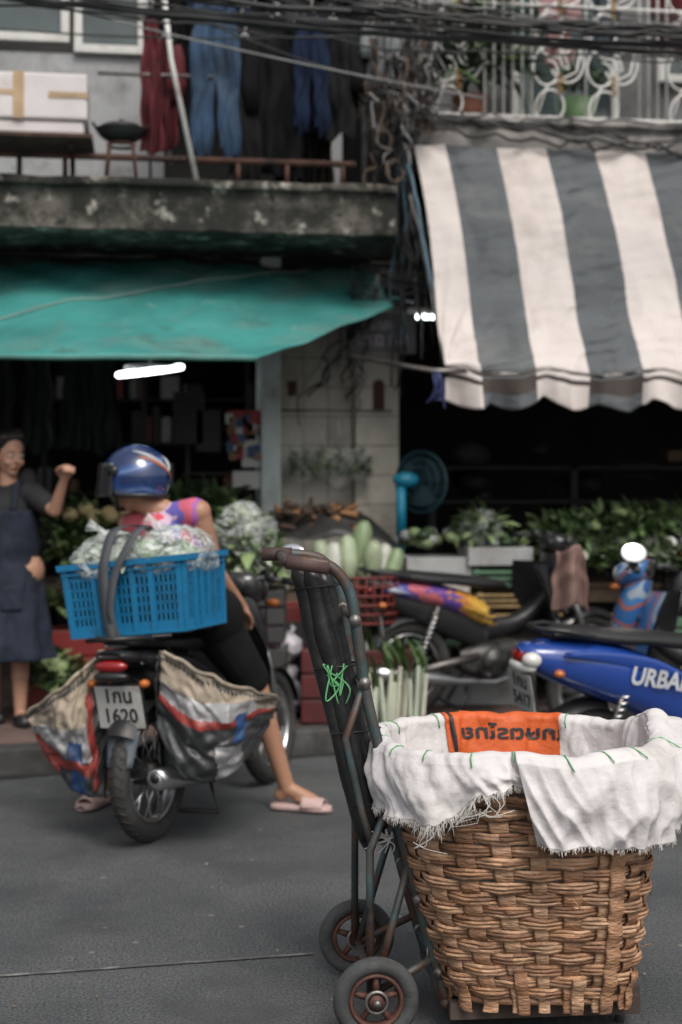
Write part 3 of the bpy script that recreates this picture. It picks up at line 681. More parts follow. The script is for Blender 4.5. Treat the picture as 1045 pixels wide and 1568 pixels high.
        mb.ell((1.06,sg_*.13,.90),(.03,.035,.022),4);mb.ell((-.22,sg_*.12,.68),(.025,.022,.018),4)
        mb.tube([(-.18,sg_*.05,.69),(-.21,sg_*.11,.68)],.008,1,6)
    mb.ell((1.075,0,.97),(.03,.07,.05),3)
    if scooter:
        mb.ell((-.32,0,.735),(.055,.10,.045),5);mb.ell((-.335,0,.70),(.05,.095,.032),3);mb.ell((-.33,-.07,.735),(.045,.04,.035),3)
    else:
        mb.ell((-.27,0,.755),(.03,.075,.028),5);mb.ell((-.275,0,.715),(.03,.08,.022),1)
        mb.loftx([(-.29,.80,.05,.012),(-.24,.79,.085,.03),(-.15,.77,.09,.04)],1)
    mb.tube([(-.05,-.12,.83),(-.18,-.11,.86),(-.29,-.05,.865),(-.29,.05,.865),(-.18,.11,.86),(-.05,.12,.83)],.012,1,8)
    mb.tube([(.93,.1,1.02),(1.05,.08,.9),(.98,.05,.75)],.006,1,5);mb.tube([(.93,-.15,1.0),(1.08,-.08,.86),(1.1,-.07,.6)],.005,1,5)
    mb.obj('handlebar_and_lights',[chrome,blk,mirr,clearl,amber,redl],E)
    mb=MB();pz=.585
    T=Matrix.Translation((px-(.12 if scooter else 0),0,pz))@Matrix.Rotation(rad(-12),4,'Y')
    mb.M=T;mb.box((0,0,0),(.004,.205,.175),0);mb.box((.008,0,.0),(.008,.22,.19),2)
    vs,fs=text_verts('1กน\n'+plate_txt,.083,offs=.0015)
    mb.add([(-.004,-v.x*.95,v.y+.004) for v in vs],fs,1,False)
    def flap(u,v): return V((-.02-.075*v+.02*(u*2-1)**2,(u*2-1)*(.078-.02*v),-.098-.13*v))
    mb.grid(flap,6,6,3);mb.tube([(.01,0,.1),(.1,0,.2)],.02,2,6)
    mb.obj('number_plate',[whitep,inkm,blk,flapm],E,solid=.0015)
    return E
def place(x,y,z,deg,lean=0): return Matrix.Translation((x,y,z))@Matrix.Rotation(rad(deg),4,'Z')@Matrix.Rotation(rad(lean),4,'X')
dkpaint=M_('dark_paint',(.015,.015,.018),.25,coat=.5,bump=0,dirt=[((.05,.045,.04),5,.5,.8)])
stick=Mramp('sticker_graphics',[(.02,.05,.22),(.35,.38,.45),(.06,.06,.28),(.40,.10,.12),(.10,.05,.25),(.45,.18,.03),(.50,.30,.05),(.02,.02,.03),(.015,.015,.02)],9,.3,coat=.3,stretch=(1,1,2.2),dist=1.2,axis=0,x0=-.4,x1=.75,amt=.25)
stick2=Mramp('blue_sticker_graphics',[(.03,.12,.30),(.03,.12,.32),(.03,.12,.3),(.35,.10,.05),(.04,.15,.36),(.25,.30,.36),(.03,.10,.28)],3,.3,coat=.4,dist=.6)
bluep=M_('blue_paint',(.010,.045,.24),.22,coat=.8,var=.1,bump=0)
BM=place(-.785,5.92,0,69,-3)
motorcycle('motorcycle',BM,dkpaint,blk,mz=1.13,ms=1.1,mir=(-1,))
motorcycle('motorcycle',place(.36,8.17,.134,24,5),stick,stick,front=dkpaint,plate_txt='482',mir=())
motorcycle('motorcycle',place(2.50,7.50,0,151,2),M_('orange_red_paint',(.40,.06,.02),.3,coat=.5),stick2,front=stick2,plate_txt='771',myaw=-55,mir=(1,),mz=1.09,ms=1.15)
scm=place(1.08,6.35,0,21,5)
E=motorcycle('scooter',scm,bluep,bluep,scooter=True,wr=.25,plate_txt='5417')
vs,fs=text_verts('URBAN',.105,offs=.003)
mb=MB();mb.add([(.28+v.x*.95+.25*v.y,-.160,.635+v.y-.16*v.x) for v in vs],fs,0,False);mb.obj('side_lettering',M_('decal_white',(.5,.52,.55),.3),E)
motorcycle('motorcycle',place(3.0,9.3,.134,-150,4),M_('red_paint',(.25,.02,.015),.3,coat=.5),blk,front=dkpaint,mir=())
mb=MB()
cc=S(872,843,7.95)
def towel(u,v):
    a=(u-.5)*.16;return cc+V((a*(1+.3*v)+.02*nz(v*3,u*2),-.05+.04*math.sin(u*9)+.03*nz(u*4,v*4),.02*math.cos(a*20)-.33*v-.02*math.sin(u*7)))
mb.grid(towel,16,20,0);mb.obj('brown_towel',M_('brown_cloth',(.18,.11,.095),.9,var=.3),solid=.006)
# =================== CRATE + LOAD on the delivery bike
bc=M_('blue_crate_plastic',(.010,.155,.32),.4,var=.15,scale=5,bump=.05,dirt=[((.015,.06,.11),5,.50,.76)])
CR=empty('blue_crate',BM@Matrix.Translation((.06,0.0,.865))@Matrix.Rotation(rad(-3),4,'X'))
mb=MB()
lx,ly,hz=.38,.56,.31
def wall(o,ux,W,nrm):
    ux=V(ux);n_=V(nrm)
    def bx(a0,a1,z0,z1,t0,t1):
        tap=lambda z:.94+.06*z/hz
        P=[]
        for t in(t0,t1):
            for (a,z) in((a0,z0),(a1,z0),(a1,z1),(a0,z1)):
                P.append(V(o)*tap(z)*1.0+ux*a*tap(z)+V((0,0,z))+n_*t)
        mb.add(P,[(0,1,2,3),(7,6,5,4),(0,4,5,1),(1,5,6,2),(2,6,7,3),(3,7,4,0)],0,False)
    h=W/2
    bx(-h,h,0,.05,-.004,.0);bx(-h,h,.235,.30,-.004,0)
    n=int(W/.022)
    for i in range(n+1):
        a=-h+W*i/n; 
        bx(max(-h,a-.0055),min(h,a+.0055),.05,.235,-.004,0)
    for z in (.08,.118,.156,.194): bx(-h,h,z,z+.011,-.0045,.0)
    for fx in (-.98,-.5,-.18,.18,.5,.98):
        a=fx*h*.97;bx(a-.012,a+.012,0,.30,0,.010)
    bx(-h-.014,h+.014,.285,.31,-.004,.022);bx(-h,h,.262,.27,0,.014);bx(-h,h,.0,.012,0,.012)
wall((-lx/2,0,0),(0,-1,0),ly,(-1,0,0));wall((lx/2,0,0),(0,1,0),ly,(1,0,0))
wall((0,-ly/2,0),(1,0,0),lx,(0,-1,0));wall((0,ly/2,0),(-1,0,0),lx,(0,1,0))
mb.b2(-lx*.47,lx*.47,-ly*.47,ly*.47,0,.008)
mb.obj('crate_body',bc,CR)
mb=MB();mb.grid(lambda u,v:V(((.155+.006*nz(u*20,v*5))*math.copysign(abs(math.cos(2*math.pi*u))**.25,math.cos(2*math.pi*u)),.245*math.copysign(abs(math.sin(2*math.pi*u))**.25,math.sin(2*math.pi*u)),.01+.24*v)),80,8,0,cu=True);mb.b2(-.14,.14,-.23,.23,.23,.245,0)
mb.obj('crate_dark_core',M_('slot_shade_dark',(.010,.020,.022),.6,var=.5,bump=.5,bscale=15),CR)  # dark inner box added so the crate slots read as shaded
mb=MB()
for y in(-.12,.12): mb.tube([(-.2,y,-.012),(.3,y,-.012)],.009,0,6)
for x in(-.18,0,.18): mb.tube([(x,-.2,-.012),(x,.2,-.012)],.009,0,6)
for y in(-.1,.1):mb.tube([(-.1,y,-.012),(0,y,-.12)],.009,0,6)
mb.obj('rack',blk,CR)
cabg=M_('cabbage_pale',(.30,.38,.24),.5,var=.3,scale=9,bump=.4,bscale=20,dirt=[((.09,.17,.06),6,.48,.66)])
film=plastic_film('plastic_bag_film',(.72,.78,.76),amt=.42)
CB=empty('bagged_cabbages',CR.matrix_world.copy())
mb=MB()
for i in range(18):
    p=V((R.uniform(-.10,.10),-.20+.40*(i/17)+R.uniform(-.02,.02),.27+R.uniform(-.02,.05)))
    rot=Matrix.Rotation(R.uniform(0,6),3,'Z')@Matrix.Rotation(R.uniform(1,1.5),3,'X')
    sd_=R.random()*30
    mb.ell(p,(.06,.06,.10),0,24,14,rot,fn=lambda th,ph:1+.08*abs(math.sin(th*4+ph*3))+.12*nz(th*2,ph*2,sd_))
for i in range(30):
    p=V((R.uniform(-.12,.12),R.uniform(-.20,.20),.31+R.uniform(-.02,.02)));heap(mb,p,(.05,.05,.03),6,.07,.05,[1,1,2,3],.0,.9)
mb.obj('cabbages',[cabg,lg[1],lg[2],lg[3]],CB)
mb=MB()
for (cy,ry) in((-.145,.17),(.13,.175)):
    sd_=cy*30
    def bag(u,v):
        a=2*math.pi*u;ph=math.pi*v
        k=1+.13*nz(math.cos(a)*2+sd_,math.sin(a)*2,ph*2)+.13*abs(nz(math.cos(a)*5,math.sin(a)*5,ph*5+sd_))+.03*nz(a*11,ph*13,sd_)
        return V((.21*math.sin(ph)*math.cos(a)*k,cy+ry*math.sin(ph)*math.sin(a)*k,.30+.125*math.cos(ph)*k))
    mb.grid(bag,72,40,0,cu=True)
    # gathered neck of the bag
    mb.tube([V((-.05,cy,.40)),V((-.07,cy+.03,.45)),V((-.10,cy+.06,.47))],[.03,.012,.03],0,10)
mb.obj('bags',film,CB)
strap=M_('strap_webbing',(.06,.065,.075),.7,var=.3,bump=.4,bscale=150)
mb=MB()
def ribbon(mb,pts,w,side,mi=0,th=.004,sub=5):
    pts=[V(p) for p in pts];P=[]
    for i in range(len(pts)-1):
        p0=pts[max(i-1,0)];p1=pts[i];p2=pts[i+1];p3=pts[min(i+2,len(pts)-1)]
        for k in range(sub):
            t=k/sub;P.append(0.5*((2*p1)+(-p0+p2)*t+(2*p0-5*p1+4*p2-p3)*t*t+(-p0+3*p1-3*p2+p3)*t**3))
    P.append(pts[-1]);sd_=V(side).normalized()
    n=len(P)-1
    mb.grid(lambda u,v:P[int(round(u*n))]+sd_*(v-.5)*w,n,1,mi)
ribbon(mb,[(-.225,.05,-.03),(-.235,.06,.1),(-.235,.06,.26),(-.22,.04,.36),(-.17,.03,.43),(-.05,.02,.45),(.1,.0,.42),(.22,0,.3)],.045,(0,1,.0))
ribbon(mb,[(-.215,.03,-.02),(-.24,.04,.1),(-.236,.01,.24),(-.22,-.04,.34),(-.15,-.07,.42),(-.03,-.06,.44)],.035,(0,1,.2))
mb.obj('cargo_strap',strap,CB,solid=.004)
can=M_('canvas_beige',(.30,.25,.19),.75,var=.25,scale=7,bump=.5,bscale=26,bdist=.02,dirt=[((.10,.085,.07),5,.45,.72)])
silv=M_('tarp_silver',(.28,.28,.285),.4,var=.3,scale=9,bump=.6,bscale=14,bdist=.02,dirt=[((.08,.075,.07),6,.48,.72)])
redt=M_('tarp_red',(.26,.035,.028),.5,var=.25,bump=.4,bscale=20,dirt=[((.09,.03,.025),6,.48,.72)]);blut=M_('tarp_blue',(.022,.065,.18),.5,var=.25,bump=.4,bscale=20,dirt=[((.04,.05,.07),6,.48,.72)]);grt=M_('tarp_dark_grey',(.032,.035,.037),.4,var=.35,bump=.6,bscale=13,bdist=.02,dirt=[((.10,.09,.085),5,.52,.8)])
def pannier(name,cols,zone,inner):
    E=empty(name);K=len(cols)-1
    def f(u,v):
        k=min(int(u*K),K-1);t=u*K-k
        def C(j): 
            j=max(0,min(K,j));return cols[j][0].lerp(cols[j][1],v)
        p0,p1,p2,p3=C(k-1),C(k),C(k+1),C(k+2)
        p=0.5*((2*p1)+(-p0+p2)*t+(2*p0-5*p1+4*p2-p3)*t*t+(-p0+3*p1-3*p2+p3)*t**3)
        out=V((0,-1,0))*.07*math.sin(math.pi*min(1,v*.9))*math.sin(math.pi*(u*.9+.05))
        w_=.03*nz(u*5+v*2,v*5,2)+.035*abs(nz(u*7-v*3,v*4+u*2,6))+.014*nz(u*14,v*12)
        return p+out+V((.012*nz(u*6,v*7),w_,.012*nz(u*7,v*6,7)-.03*math.sin(u*math.pi)*(1-v)+.02*nz(u*5,3)*(1-v)))
    mb=MB();mb.grid(f,80,60,lambda u,v:zone(u+.02*nz(v*6,3),v+.03*nz(u*5,9)))
    def g(u,v): return inner(f(u,v),u,v)
    mb.grid(g,30,20,4)
    def bot(u,v): return f(u,1).lerp(g(u,1),v)
    mb.grid(bot,60,4,4);mb.grid(lambda u,v:f(0,u).lerp(g(0,u),v),44,3,0);mb.grid(lambda u,v:f(1,u).lerp(g(1,u),v),44,3,0)
    mb.obj('sack',[can,silv,redt,blut,grt],E,solid=.004)
    mb=MB();mb.tube([f(i/40,0)+V((0,-.004,.0)) for i in range(41)],.009,0,6)
    for i in range(1,30): mb.tube([f(i/30,.05)+V((0,-.007,0)),f(i/30+.014,.085)+V((0,-.007,0))],.004,1,4)
    mb.obj('hem',[can,strap],E);return E
bi=BM.inverted()
def innerR(p,u,v):
    l=bi@p;l.y=-.13-.0*u;l.x=max(-.15,min(.45,l.x+.06));return BM@l
def innerL(p,u,v):
    l=bi@p;l.y=.13;l.x=max(-.15,min(.4,l.x));return BM@l
def zoneR(u,v):
    w_=v+.28*(u-.5)
    if w_<.20: return 0
    if .30<v<.62 and .58<u<.68: return 3
    if w_<.38: return 1 if u<.75 else 0
    if w_<.45: return 2
    if u>.45 and u<.66 and v>.66: return 1
    return 4
def zoneL(u,v):
    w_=v+.2*(u)
    if u<.30 and v>.2: return 2 if abs(u-.26)<.04 else 4
    if w_<.5: return 0
    if .8<w_<.9 and u<.8: return 2
    if w_>.62 and .4<u<.58: return 3
    return 1 if w_<.78 else (2 if u>.7 else 4)
pannier('pannier_bag',[(S(250,998,5.72),S(240,1118,5.74)),(S(300,1016,5.62),S(285,1186,5.68)),(S(350,1036,5.66),S(342,1192,5.7)),(S(392,1052,5.82),S(385,1150,5.85)),(S(427,1072,6.05),S(412,1112,6.05))],zoneR,innerR)
pannier('pannier_bag',[(S(164,995,5.82),S(165,1150,5.84)),(S(125,1018,5.80),S(146,1216,5.86)),(S(85,1052,5.84),S(104,1200,5.92)),(S(42,1093,6.0),S(62,1140,6.03))],zoneL,innerL)
# =================== PEOPLE
def head(mb,T,eyes):
    o=mb.M;mb.M=T
    mb.ell((-.005,0,.03),(.098,.078,.108),0,24,16);mb.ell((.022,0,-.035),(.068,.058,.082),0,20,14);mb.ell((.055,0,-.085),(.03,.03,.025),0)
    mb.cap((.088,0,.012),(.110,0,-.022),.008,.013);mb.ell((.102,.012,-.026),(.010,.008,.008),0);mb.ell((.102,-.012,-.026),(.010,.008,.008),0)
    mb.cap((.083,-.03,.03),(.083,.03,.03),.010,.010)
    for s_ in(-1,1): mb.ell((-.005,s_*.078,-.005),(.018,.010,.032),0);mb.ell((.062,s_*.04,-.03),(.026,.022,.024),0)
    mb.cap((.086,-.018,-.058),(.086,.018,-.058),.009,.009)
    mb.M=o
    em=eyes;em.M=T
    for s_ in(-1,1):
        em.ell((.083,s_*.031,.008),(.010,.015,.008),0,12,8);em.ell((.0915,s_*.031,.008),(.003,.006,.006),1,10,6)
        em.cap((.094,s_*.018,.030),(.084,s_*.045,.032),.0035,.0025,1,6)
    em.cap((.0945,-.018,-.056),(.0945,.018,-.056),.004,.004,2,8)
def hand(mb,T,curl=.4,flip=1,thc=.5):
    o=mb.M;mb.M=T
    mb.cap((0,0,0),(.03,0,0),.025,.026)
    mb.ell((.052,0,0),(.048,.040,.016),0,16,10)
    for i,(y,L_) in enumerate([(-.030,.062),(-.010,.076),(.011,.080),(.031,.072)]):
        p=V((.086-abs(i-2)*.004,y,0));a=0;r_=.0095
        for sg,f in enumerate((.45,.31,.24)):
            a+=curl*(1 if sg else .9);q=p+V((math.cos(a),0,-math.sin(a)))*L_*f;mb.cap(p,q,r_,r_*.92,0,10);p=q;r_*=.92
    p=V((.028,flip*.032,-.006));q=p+V((.030,flip*.022,-.012));mb.cap(p,q,.013,.011,0,10)
    q2=q+V((.026,flip*.010*(1-2*thc),-.018*thc-.002));mb.cap(q,q2,.011,.010,0,10);q3=q2+V((.020,-flip*.014*thc,-.014*thc));mb.cap(q2,q3,.010,.008,0,10)
    mb.M=o
def frame(p,d,n):
    d=V(d).normalized();n=V(n);y=n.cross(d).normalized();z=d.cross(y)
    return Matrix((( d.x,y.x,z.x,p[0]),(d.y,y.y,z.y,p[1]),(d.z,y.z,z.z,p[2]),(0,0,0,1)))
eyeW=M_('eye_white',(.7,.68,.65),.2,bump=0);lip=M_('lips',(.30,.09,.07),.45,bump=0)
E=empty('standing_woman');mb=MB();em=MB()
hc=V((-1.865,7.98,1.635));T=Matrix.Translation(hc)@Matrix.Rotation(rad(-48),4,'Z')@Matrix.Rotation(rad(6),4,'Y')
head(mb,T,em)
pel=V((-1.87,8.0,.99))
mb.cap((-1.875,7.99,1.46),(-1.865,7.985,1.57),.052,.048)
mb.cap(pel+V((0,0,.05)),(-1.875,8.0,1.32),.12,.13);mb.cap((-1.98,8.01,1.43),(-1.76,7.97,1.43),.06,.06)
mb.cap(pel+V((-.07,0,0)),pel+V((.07,0,0)),.13,.13)
sh=V((-1.72,7.96,1.415));elb=S(84,782,7.82);wr_=S(98,735,7.74)
mb.cap(sh,elb,.048,.036);mb.cap(elb,wr_,.037,.025)
hand(mb,frame(wr_,(V(wr_)-elb),(-.3,.9,0)),1.25,-1,.9)
sh2=V((-2.02,8.0,1.415));e2=V((-2.10,7.93,1.15));w2=V((-2.06,7.80,.92))
mb.cap(sh2,e2,.048,.037);mb.cap(e2,w2,.037,.025);hand(mb,frame(w2,(w2-e2),(-.9,-.3,.2)),.5,1,.4)
for (hx,ax,ay,k) in((-.07,-1.975,8.10,0),(.07,-1.80,7.98,1)):
    hp=pel+V((hx,0,-.04));kn=V(((hp.x+ax)/2,8.0-.02,.56));an=V((ax,ay,.21))
    mb.cap(hp,kn,.082,.056);mb.cap(kn,an,.055,.034);mb.cap(kn.lerp(an,.15),kn.lerp(an,.45),.050,.050)
    mb.cap(an-V((0,0,.03)),an+V((.05,-.10,-.05)),.034,.028)
mb.obj('body',skin2,E,remesh=.006,smooth=4)
em.obj('face_details',[eyeW,hairm,lip],E)
mb=MB();mb.M=T
mb.ell((-.022,0,.045),(.098,.088,.108),0,26,18,fn=lambda th,ph:1+.03*nz(th*6,ph*4));mb.ell((-.10,0,.02),(.05,.055,.055),0);mb.cap((.04,-.06,.105),(.05,.03,.115),.03,.03);mb.cap((.045,.05,.09),(.0,.08,.03),.022,.02);mb.cap((.045,-.06,.09),(.0,-.08,.03),.022,.02)
mb.obj('hair',hairm,E,remesh=.007,smooth=2)
topm=M_('black_top',(.014,.015,.018),.85,var=.3,bump=.5,bscale=18)
mb=MB();mb.cap(pel+V((0,0,.02)),(-1.875,8.0,1.32),.15,.148);mb.cap((-1.99,8.01,1.425),(-1.75,7.97,1.425),.068,.068)
mb.cap(sh,V(sh).lerp(elb,.62),.066,.060);mb.cap(sh2,sh2.lerp(e2,.6),.066,.060);mb.obj('black_top',topm,E,remesh=.009,smooth=3)
apr=M_('denim_apron',(.008,.014,.030),.85,var=.35,scale=7,bump=.5,bscale=14,dirt=[((.004,.007,.013),4,.5,.7)])
mb=MB()
def apron(u,v):
    a=rad(-205+u*230)
    z=1.33-v*(1.33-.50)
    wdt=.165+.055*max(0,(v-.35))/.65*1.3-.012*math.exp(-((v-.33)/.08)**2)
    cutw=1 if v>.30 else .52+.48*(v/.30)
    a=rad(-90)+ (a-rad(-90))*cutw
    fold=.035*max(0,v-.3)*math.sin(a*7+1)+.015*nz(a*3,v*5)+.008*nz(a*9,v*14)
    return V((-1.865+ (wdt+fold)*math.cos(a),7.99+(wdt*.93+fold)*math.sin(a),z))
mb.grid(apron,80,50,0)
ribbon(mb,[apron(.33,.0),V((-1.93,7.9,1.46)),V((-1.95,7.97,1.50)),V((-1.93,8.08,1.46))],.03,(1,0,0))
ribbon(mb,[apron(.66,.0),V((-1.80,7.88,1.46)),V((-1.79,7.95,1.50)),V((-1.82,8.06,1.46))],.03,(1,0,0))
mb.grid(lambda u,v:apron(.50+.14*u,.50+.16*v)+V((.004,-.010,0)),12,10,0)
mb.obj('apron',apr,E,solid=.006)
mb=MB()
for ax,ay in((-1.975,8.10),(-1.80,7.98)):
    mb.cap((ax-.01,ay+.03,.165),(ax+.055,ay-.13,.160),.036,.040);mb.ell((ax+.02,ay-.05,.142),(.055,.12,.012),0,rot=Matrix.Rotation(rad(22),3,'Z'))
mb.obj('shoes',blk,E,remesh=.007,smooth=2)
# --- rider
E=empty('motorcycle_rider');mb=MB();em=MB()
pel=V((-.645,6.33,.90));nk=V((-.79,6.32,1.36))
hc=V((-.92,6.33,1.475));T=Matrix.Translation(hc)@Matrix.Rotation(rad(158),4,'Z')
head(mb,T,em)
mb.cap(nk,hc+V((.035,0,-.07)),.056,.054)
mid=pel.lerp(nk,.55)
mb.cap(pel,mid,.135,.13);mb.cap(mid,nk-V((-.0,0,.09)),.135,.10)
shR=V((-.625,6.25,1.36));shL=V((-.955,6.43,1.30))
mb.cap(shR,shL,.055,.055);mb.cap(pel+V((-.07,.03,-.02)),pel+V((.07,-.03,-.02)),.125,.125)
eR=V((-.56,6.33,1.10));wR=V((-.46,6.50,.93));mb.cap(shR,eR,.052,.038);mb.cap(eR,wR,.038,.027);hand(mb,frame(wR,(wR-eR),(0.2,-.3,.9)),.35,1,.3)
eL=V((-1.0,6.60,1.12));wL=BM@V((.84,.33,1.055));mb.cap(shL,eL,.052,.038);mb.cap(eL,wL,.038,.027);hand(mb,frame(wL,(BM.to_3x3()@V((1,0,-.35))),(0,0,1)),.9,-1,.8)
kR=V((-.385,6.40,.57));aR=V((-.245,6.46,.10));hR=pel+V((.09,-.03,-.05))
mb.cap(hR,kR,.095,.060);mb.cap(kR,aR,.058,.036);mb.cap(kR.lerp(aR,.15),kR.lerp(aR,.42)+V((-.01,0.01,0)),.055,.052)
kL=V((-.93,6.58,.55));aL=V((-1.10,6.60,.10));hL=pel+V((-.09,.04,-.05))
mb.cap(hL,kL,.095,.060);mb.cap(kL,aL,.058,.036)
mb.cap(aR,aR+V((.11,-.03,-.045)),.036,.030);mb.cap(aR,aR+V((-.03,.01,-.03)),.034,.030);mb.ell(aR+V((.09,-.025,-.045)),(.07,.042,.022),0,rot=Matrix.Rotation(rad(-15),3,'Z'))
mb.cap(aL,aL+V((-.03,-.11,-.045)),.036,.030)
mb.obj('body',skin,E,remesh=.006,smooth=4);em.obj('face_details',[eyeW,hairm,lip],E)
slip=M_('pink_slipper',(.45,.32,.30),.6,var=.1)
mb=MB()
def slipper(T):
    mb.M=T
    mb.loftx([(-.13,.012,.02,.012),(-.10,.014,.036,.014),(0,.014,.038,.014),(.08,.015,.048,.014),(.13,.015,.040,.013),(.155,.014,.015,.010)],0,e=3)
    mb.grid(lambda u,v:V((.02+.10*v,math.cos(math.pi*u)*(.052-.008*v),.02+math.sin(math.pi*u)*(.055-.02*v))),16,8,0)
slipper(frame(V((aR.x+.055,aR.y-.02,.004)),(1,-.28,0),(0,0,1)));slipper(frame(V((aL.x-.02,aL.y-.05,.004)),(-.35,-1,0),(0,0,1)))
mb.obj('slippers',slip,E,solid=.006)
shirtm=Mramp('printed_vest',[(.50,.10,.12),(.55,.10,.14),(.52,.07,.10),(.50,.36,.46),(.12,.10,.38),(.50,.10,.16),(.30,.10,.36),(.16,.08,.34)],9,.8,dist=.8,axis=0,x0=-.95,x1=-.55,amt=.22)
mb=MB();mb.cap(pel,mid,.155,.150);mb.cap(mid,nk-V((0,0,.10)),.152,.115);mb.cap(shR.lerp(shL,.06)-V((0,0,.0)),shR.lerp(shL,.90)-V((0,0,.01)),.068,.068)
mb.obj('sleeveless_vest',shirtm,E,remesh=.009,smooth=4)
mb=MB();mb.cap(pel+V((-.07,.03,-.01)),pel+V((.07,-.03,-.01)),.15,.15);mb.cap(hR,hR.lerp(kR,.85),.118,.088);mb.cap(hL,hL.lerp(kL,.85),.118,.088);mb.obj('shorts',bk,E,remesh=.009,smooth=3)
helm=Mramp('helmet_paint',[(.008,.022,.08),(.008,.022,.08),(.010,.04,.16),(.014,.07,.26),(.10,.16,.30),(.012,.05,.20),(.008,.025,.09)],3.2,.10,coat=1,stretch=(1,1,2.2),dist=.3,interp='LINEAR')
mb=MB();mb.M=T@Matrix.Translation((-.008,0,.035))
def hel(u,v):
    a=2*math.pi*u;ph=v*rad(122);front=max(0,math.cos(a))
    ph2=ph*(1-.26*front**1.5) ;return V((.155*math.sin(ph2)*math.cos(a),.139*math.sin(ph2)*math.sin(a),.145*math.cos(ph2)))
mb.grid(hel,48,26,0,cu=True)
mb.tube([hel(i/48,1) for i in range(48)],.010,1,6,closed=True)
# pale and orange decals: thin swooshes lying just proud of the shell
for (u0,u1,v0,v1,w_,mi) in[(.30,.52,.30,.62,.012,3),(.34,.56,.42,.74,.007,4),(.70,.52,.34,.66,.011,3)]:
    P=[hel(u0+(u1-u0)*k/16,v0+(v1-v0)*(k/16)**1.4)*1.012 for k in range(17)]
    mb.tube(P,[w_*math.sin(math.pi*(k+.5)/17)+.001 for k in range(17)],mi,8,flat=(.35,1) if False else (.6,.6))
mb.grid(lambda u,v:V(((.165+.02*v)*math.cos(rad(-80+160*u)),.153*math.sin(rad(-80+160*u)),.065-.15*v)),24,10,2)
mb.tube([(.03,.125,-.06),(.05,.07,-.14),(.05,-.07,-.14),(.03,-.125,-.06)],.008,1,6)
for s_ in(-1,1): mb.tube([(.03,s_*.125,.03),(.03,s_*.151,.03)],.022,1,12)
mb.obj('helmet',[helm,blk,M_('tinted_visor',(.02,.022,.025),.08,coat=.6,bump=0),M_('decal_pale',(.35,.37,.40),.3,bump=0),M_('decal_orange',(.40,.12,.05),.3,bump=0)],E,solid=.005)
# =================== TROLLEY
TM=Matrix.Translation((.07,4.05,0))@Matrix.Rotation(rad(5),4,'Z')
TR=empty('hand_trolley',TM)
rb=M_('rusty_blue_tube',(.06,.09,.095),.55,.4,var=.4,scale=10,dirt=[((.11,.05,.03),7,.45,.62),((.03,.022,.02),12,.55,.7)])
wb_=M_('wheel_hub_rust',(.09,.04,.03),.65,.3,var=.4,scale=14)
mb=MB()
def cr(pts,sub=6):
    pts=[V(p) for p in pts];P=[]
    for i in range(len(pts)-1):
        p0=pts[max(i-1,0)];p1=pts[i];p2=pts[i+1];p3=pts[min(i+2,len(pts)-1)]
        for k in range(sub):
            t=k/sub;P.append(0.5*((2*p1)+(-p0+p2)*t+(2*p0-5*p1+4*p2-p3)*t*t+(-p0+3*p1-3*p2+p3)*t**3))
    P.append(pts[-1]);return P
prof=[(.205,.075),(.14,.30),(.07,.572),(.02,.76),(-.02,.926),(-.045,1.10),(-.065,1.20),(-.11,1.262),(-.17,1.278),(-.235,1.280)]
hy=.19
def railx(z):
    for (a,b),(c,d) in zip(prof,prof[1:]):
        if b<=z<=d: return a+(c-a)*(z-b)/(d-b)
    return prof[0][0]
for y in(-hy,hy): mb.tube(cr([(a,y,z) for a,z in prof]),.0155,0,12)
for z in(.16,.36,.58,.76,.95,1.12): mb.tube([(railx(z),-hy,z),(railx(z),hy,z)],.012,0,8)
mb.tube([(-.235,-hy,1.28),(-.235,hy,1.28)],.0155,0,10)
for y in(-hy,hy):
    mb.tube([(railx(.64),y,.64),(-.01,y*1.1,.50),(-.01,y*1.15,.115)],.011,0,8)
    mb.tube([(railx(.46),y,.46),(0,y*1.12,.115)],.011,0,8);mb.tube([(railx(.2),y,.2),(0,y*1.12,.115)],.011,0,8)
    mb.tube([(railx(.95),y,.95),(-.075,y,.80),(-.03,y,.60),(.0,y,.50)],.010,0,8)
    mb.tube([(.19,y,.075),(.72,y,.070)],.017,0,8)
for x in(.2,.38,.56,.72): mb.tube([(x,-hy-.02,.075),(x,hy+.02,.075)],.015,0,8)
for y in(-.12,-.04,.04,.12): mb.box((.47,y,.097),(.54,.05,.012),2)
mb.tube([(0,-.285,.115),(0,.285,.115)],.010,1,10)
mb.box((.72,0,.085),(.03,.42,.05),2);mb.box((.46,-hy-.06,.078),(.52,.03,.045),2)
for y in(-.17,.17): mb.tube([(.69,y,.07),(.69,y,.0)],.014,0,8)
for y in(-hy,hy):
    for z in(.16,.36,.58,.76,.95,1.12): mb.tube([(railx(z),y*1.10,z),(railx(z),y*.9,z)],.017,1,8)
mb.obj('frame',[rb,steel,M_('platform_plank',(.05,.035,.028),.8,var=.5)],TR)
mb=MB()
for y in(-.262,.262):
    mb.torus((0,y,.115),.093,.022,0,48,12,ry=.024);mb.torus((0,y,.115),.068,.008,1,40,8,ry=.020)
    mb.tube([(0,y-.03,.115),(0,y+.03,.115)],.020,1,14);mb.tube([(0,y-.034,.115),(0,y-.04,.115)],.012,2,6);mb.torus((0,y-.022,.115),.028,.005,2,20,6)
    for k in range(5):
        a=2*math.pi*k/5+.3;mb.tube([(.018*math.cos(a),y,.115+.018*math.sin(a)),(.066*math.cos(a),y,.115+.066*math.sin(a))],[.011,.008],1,8)
mb.obj('wheels',[M_('trolley_tyre',(.05,.052,.054),.8,var=.3,bump=.3,bscale=90,dirt=[((.02,.02,.02),8,.5,.7)]),wb_,steel],TR)
blkb=M_('black_vinyl',(.011,.011,.012),.40,var=.4,bump=.3,bscale=30,dirt=[((.04,.04,.04),6,.55,.8)])
mb=MB()
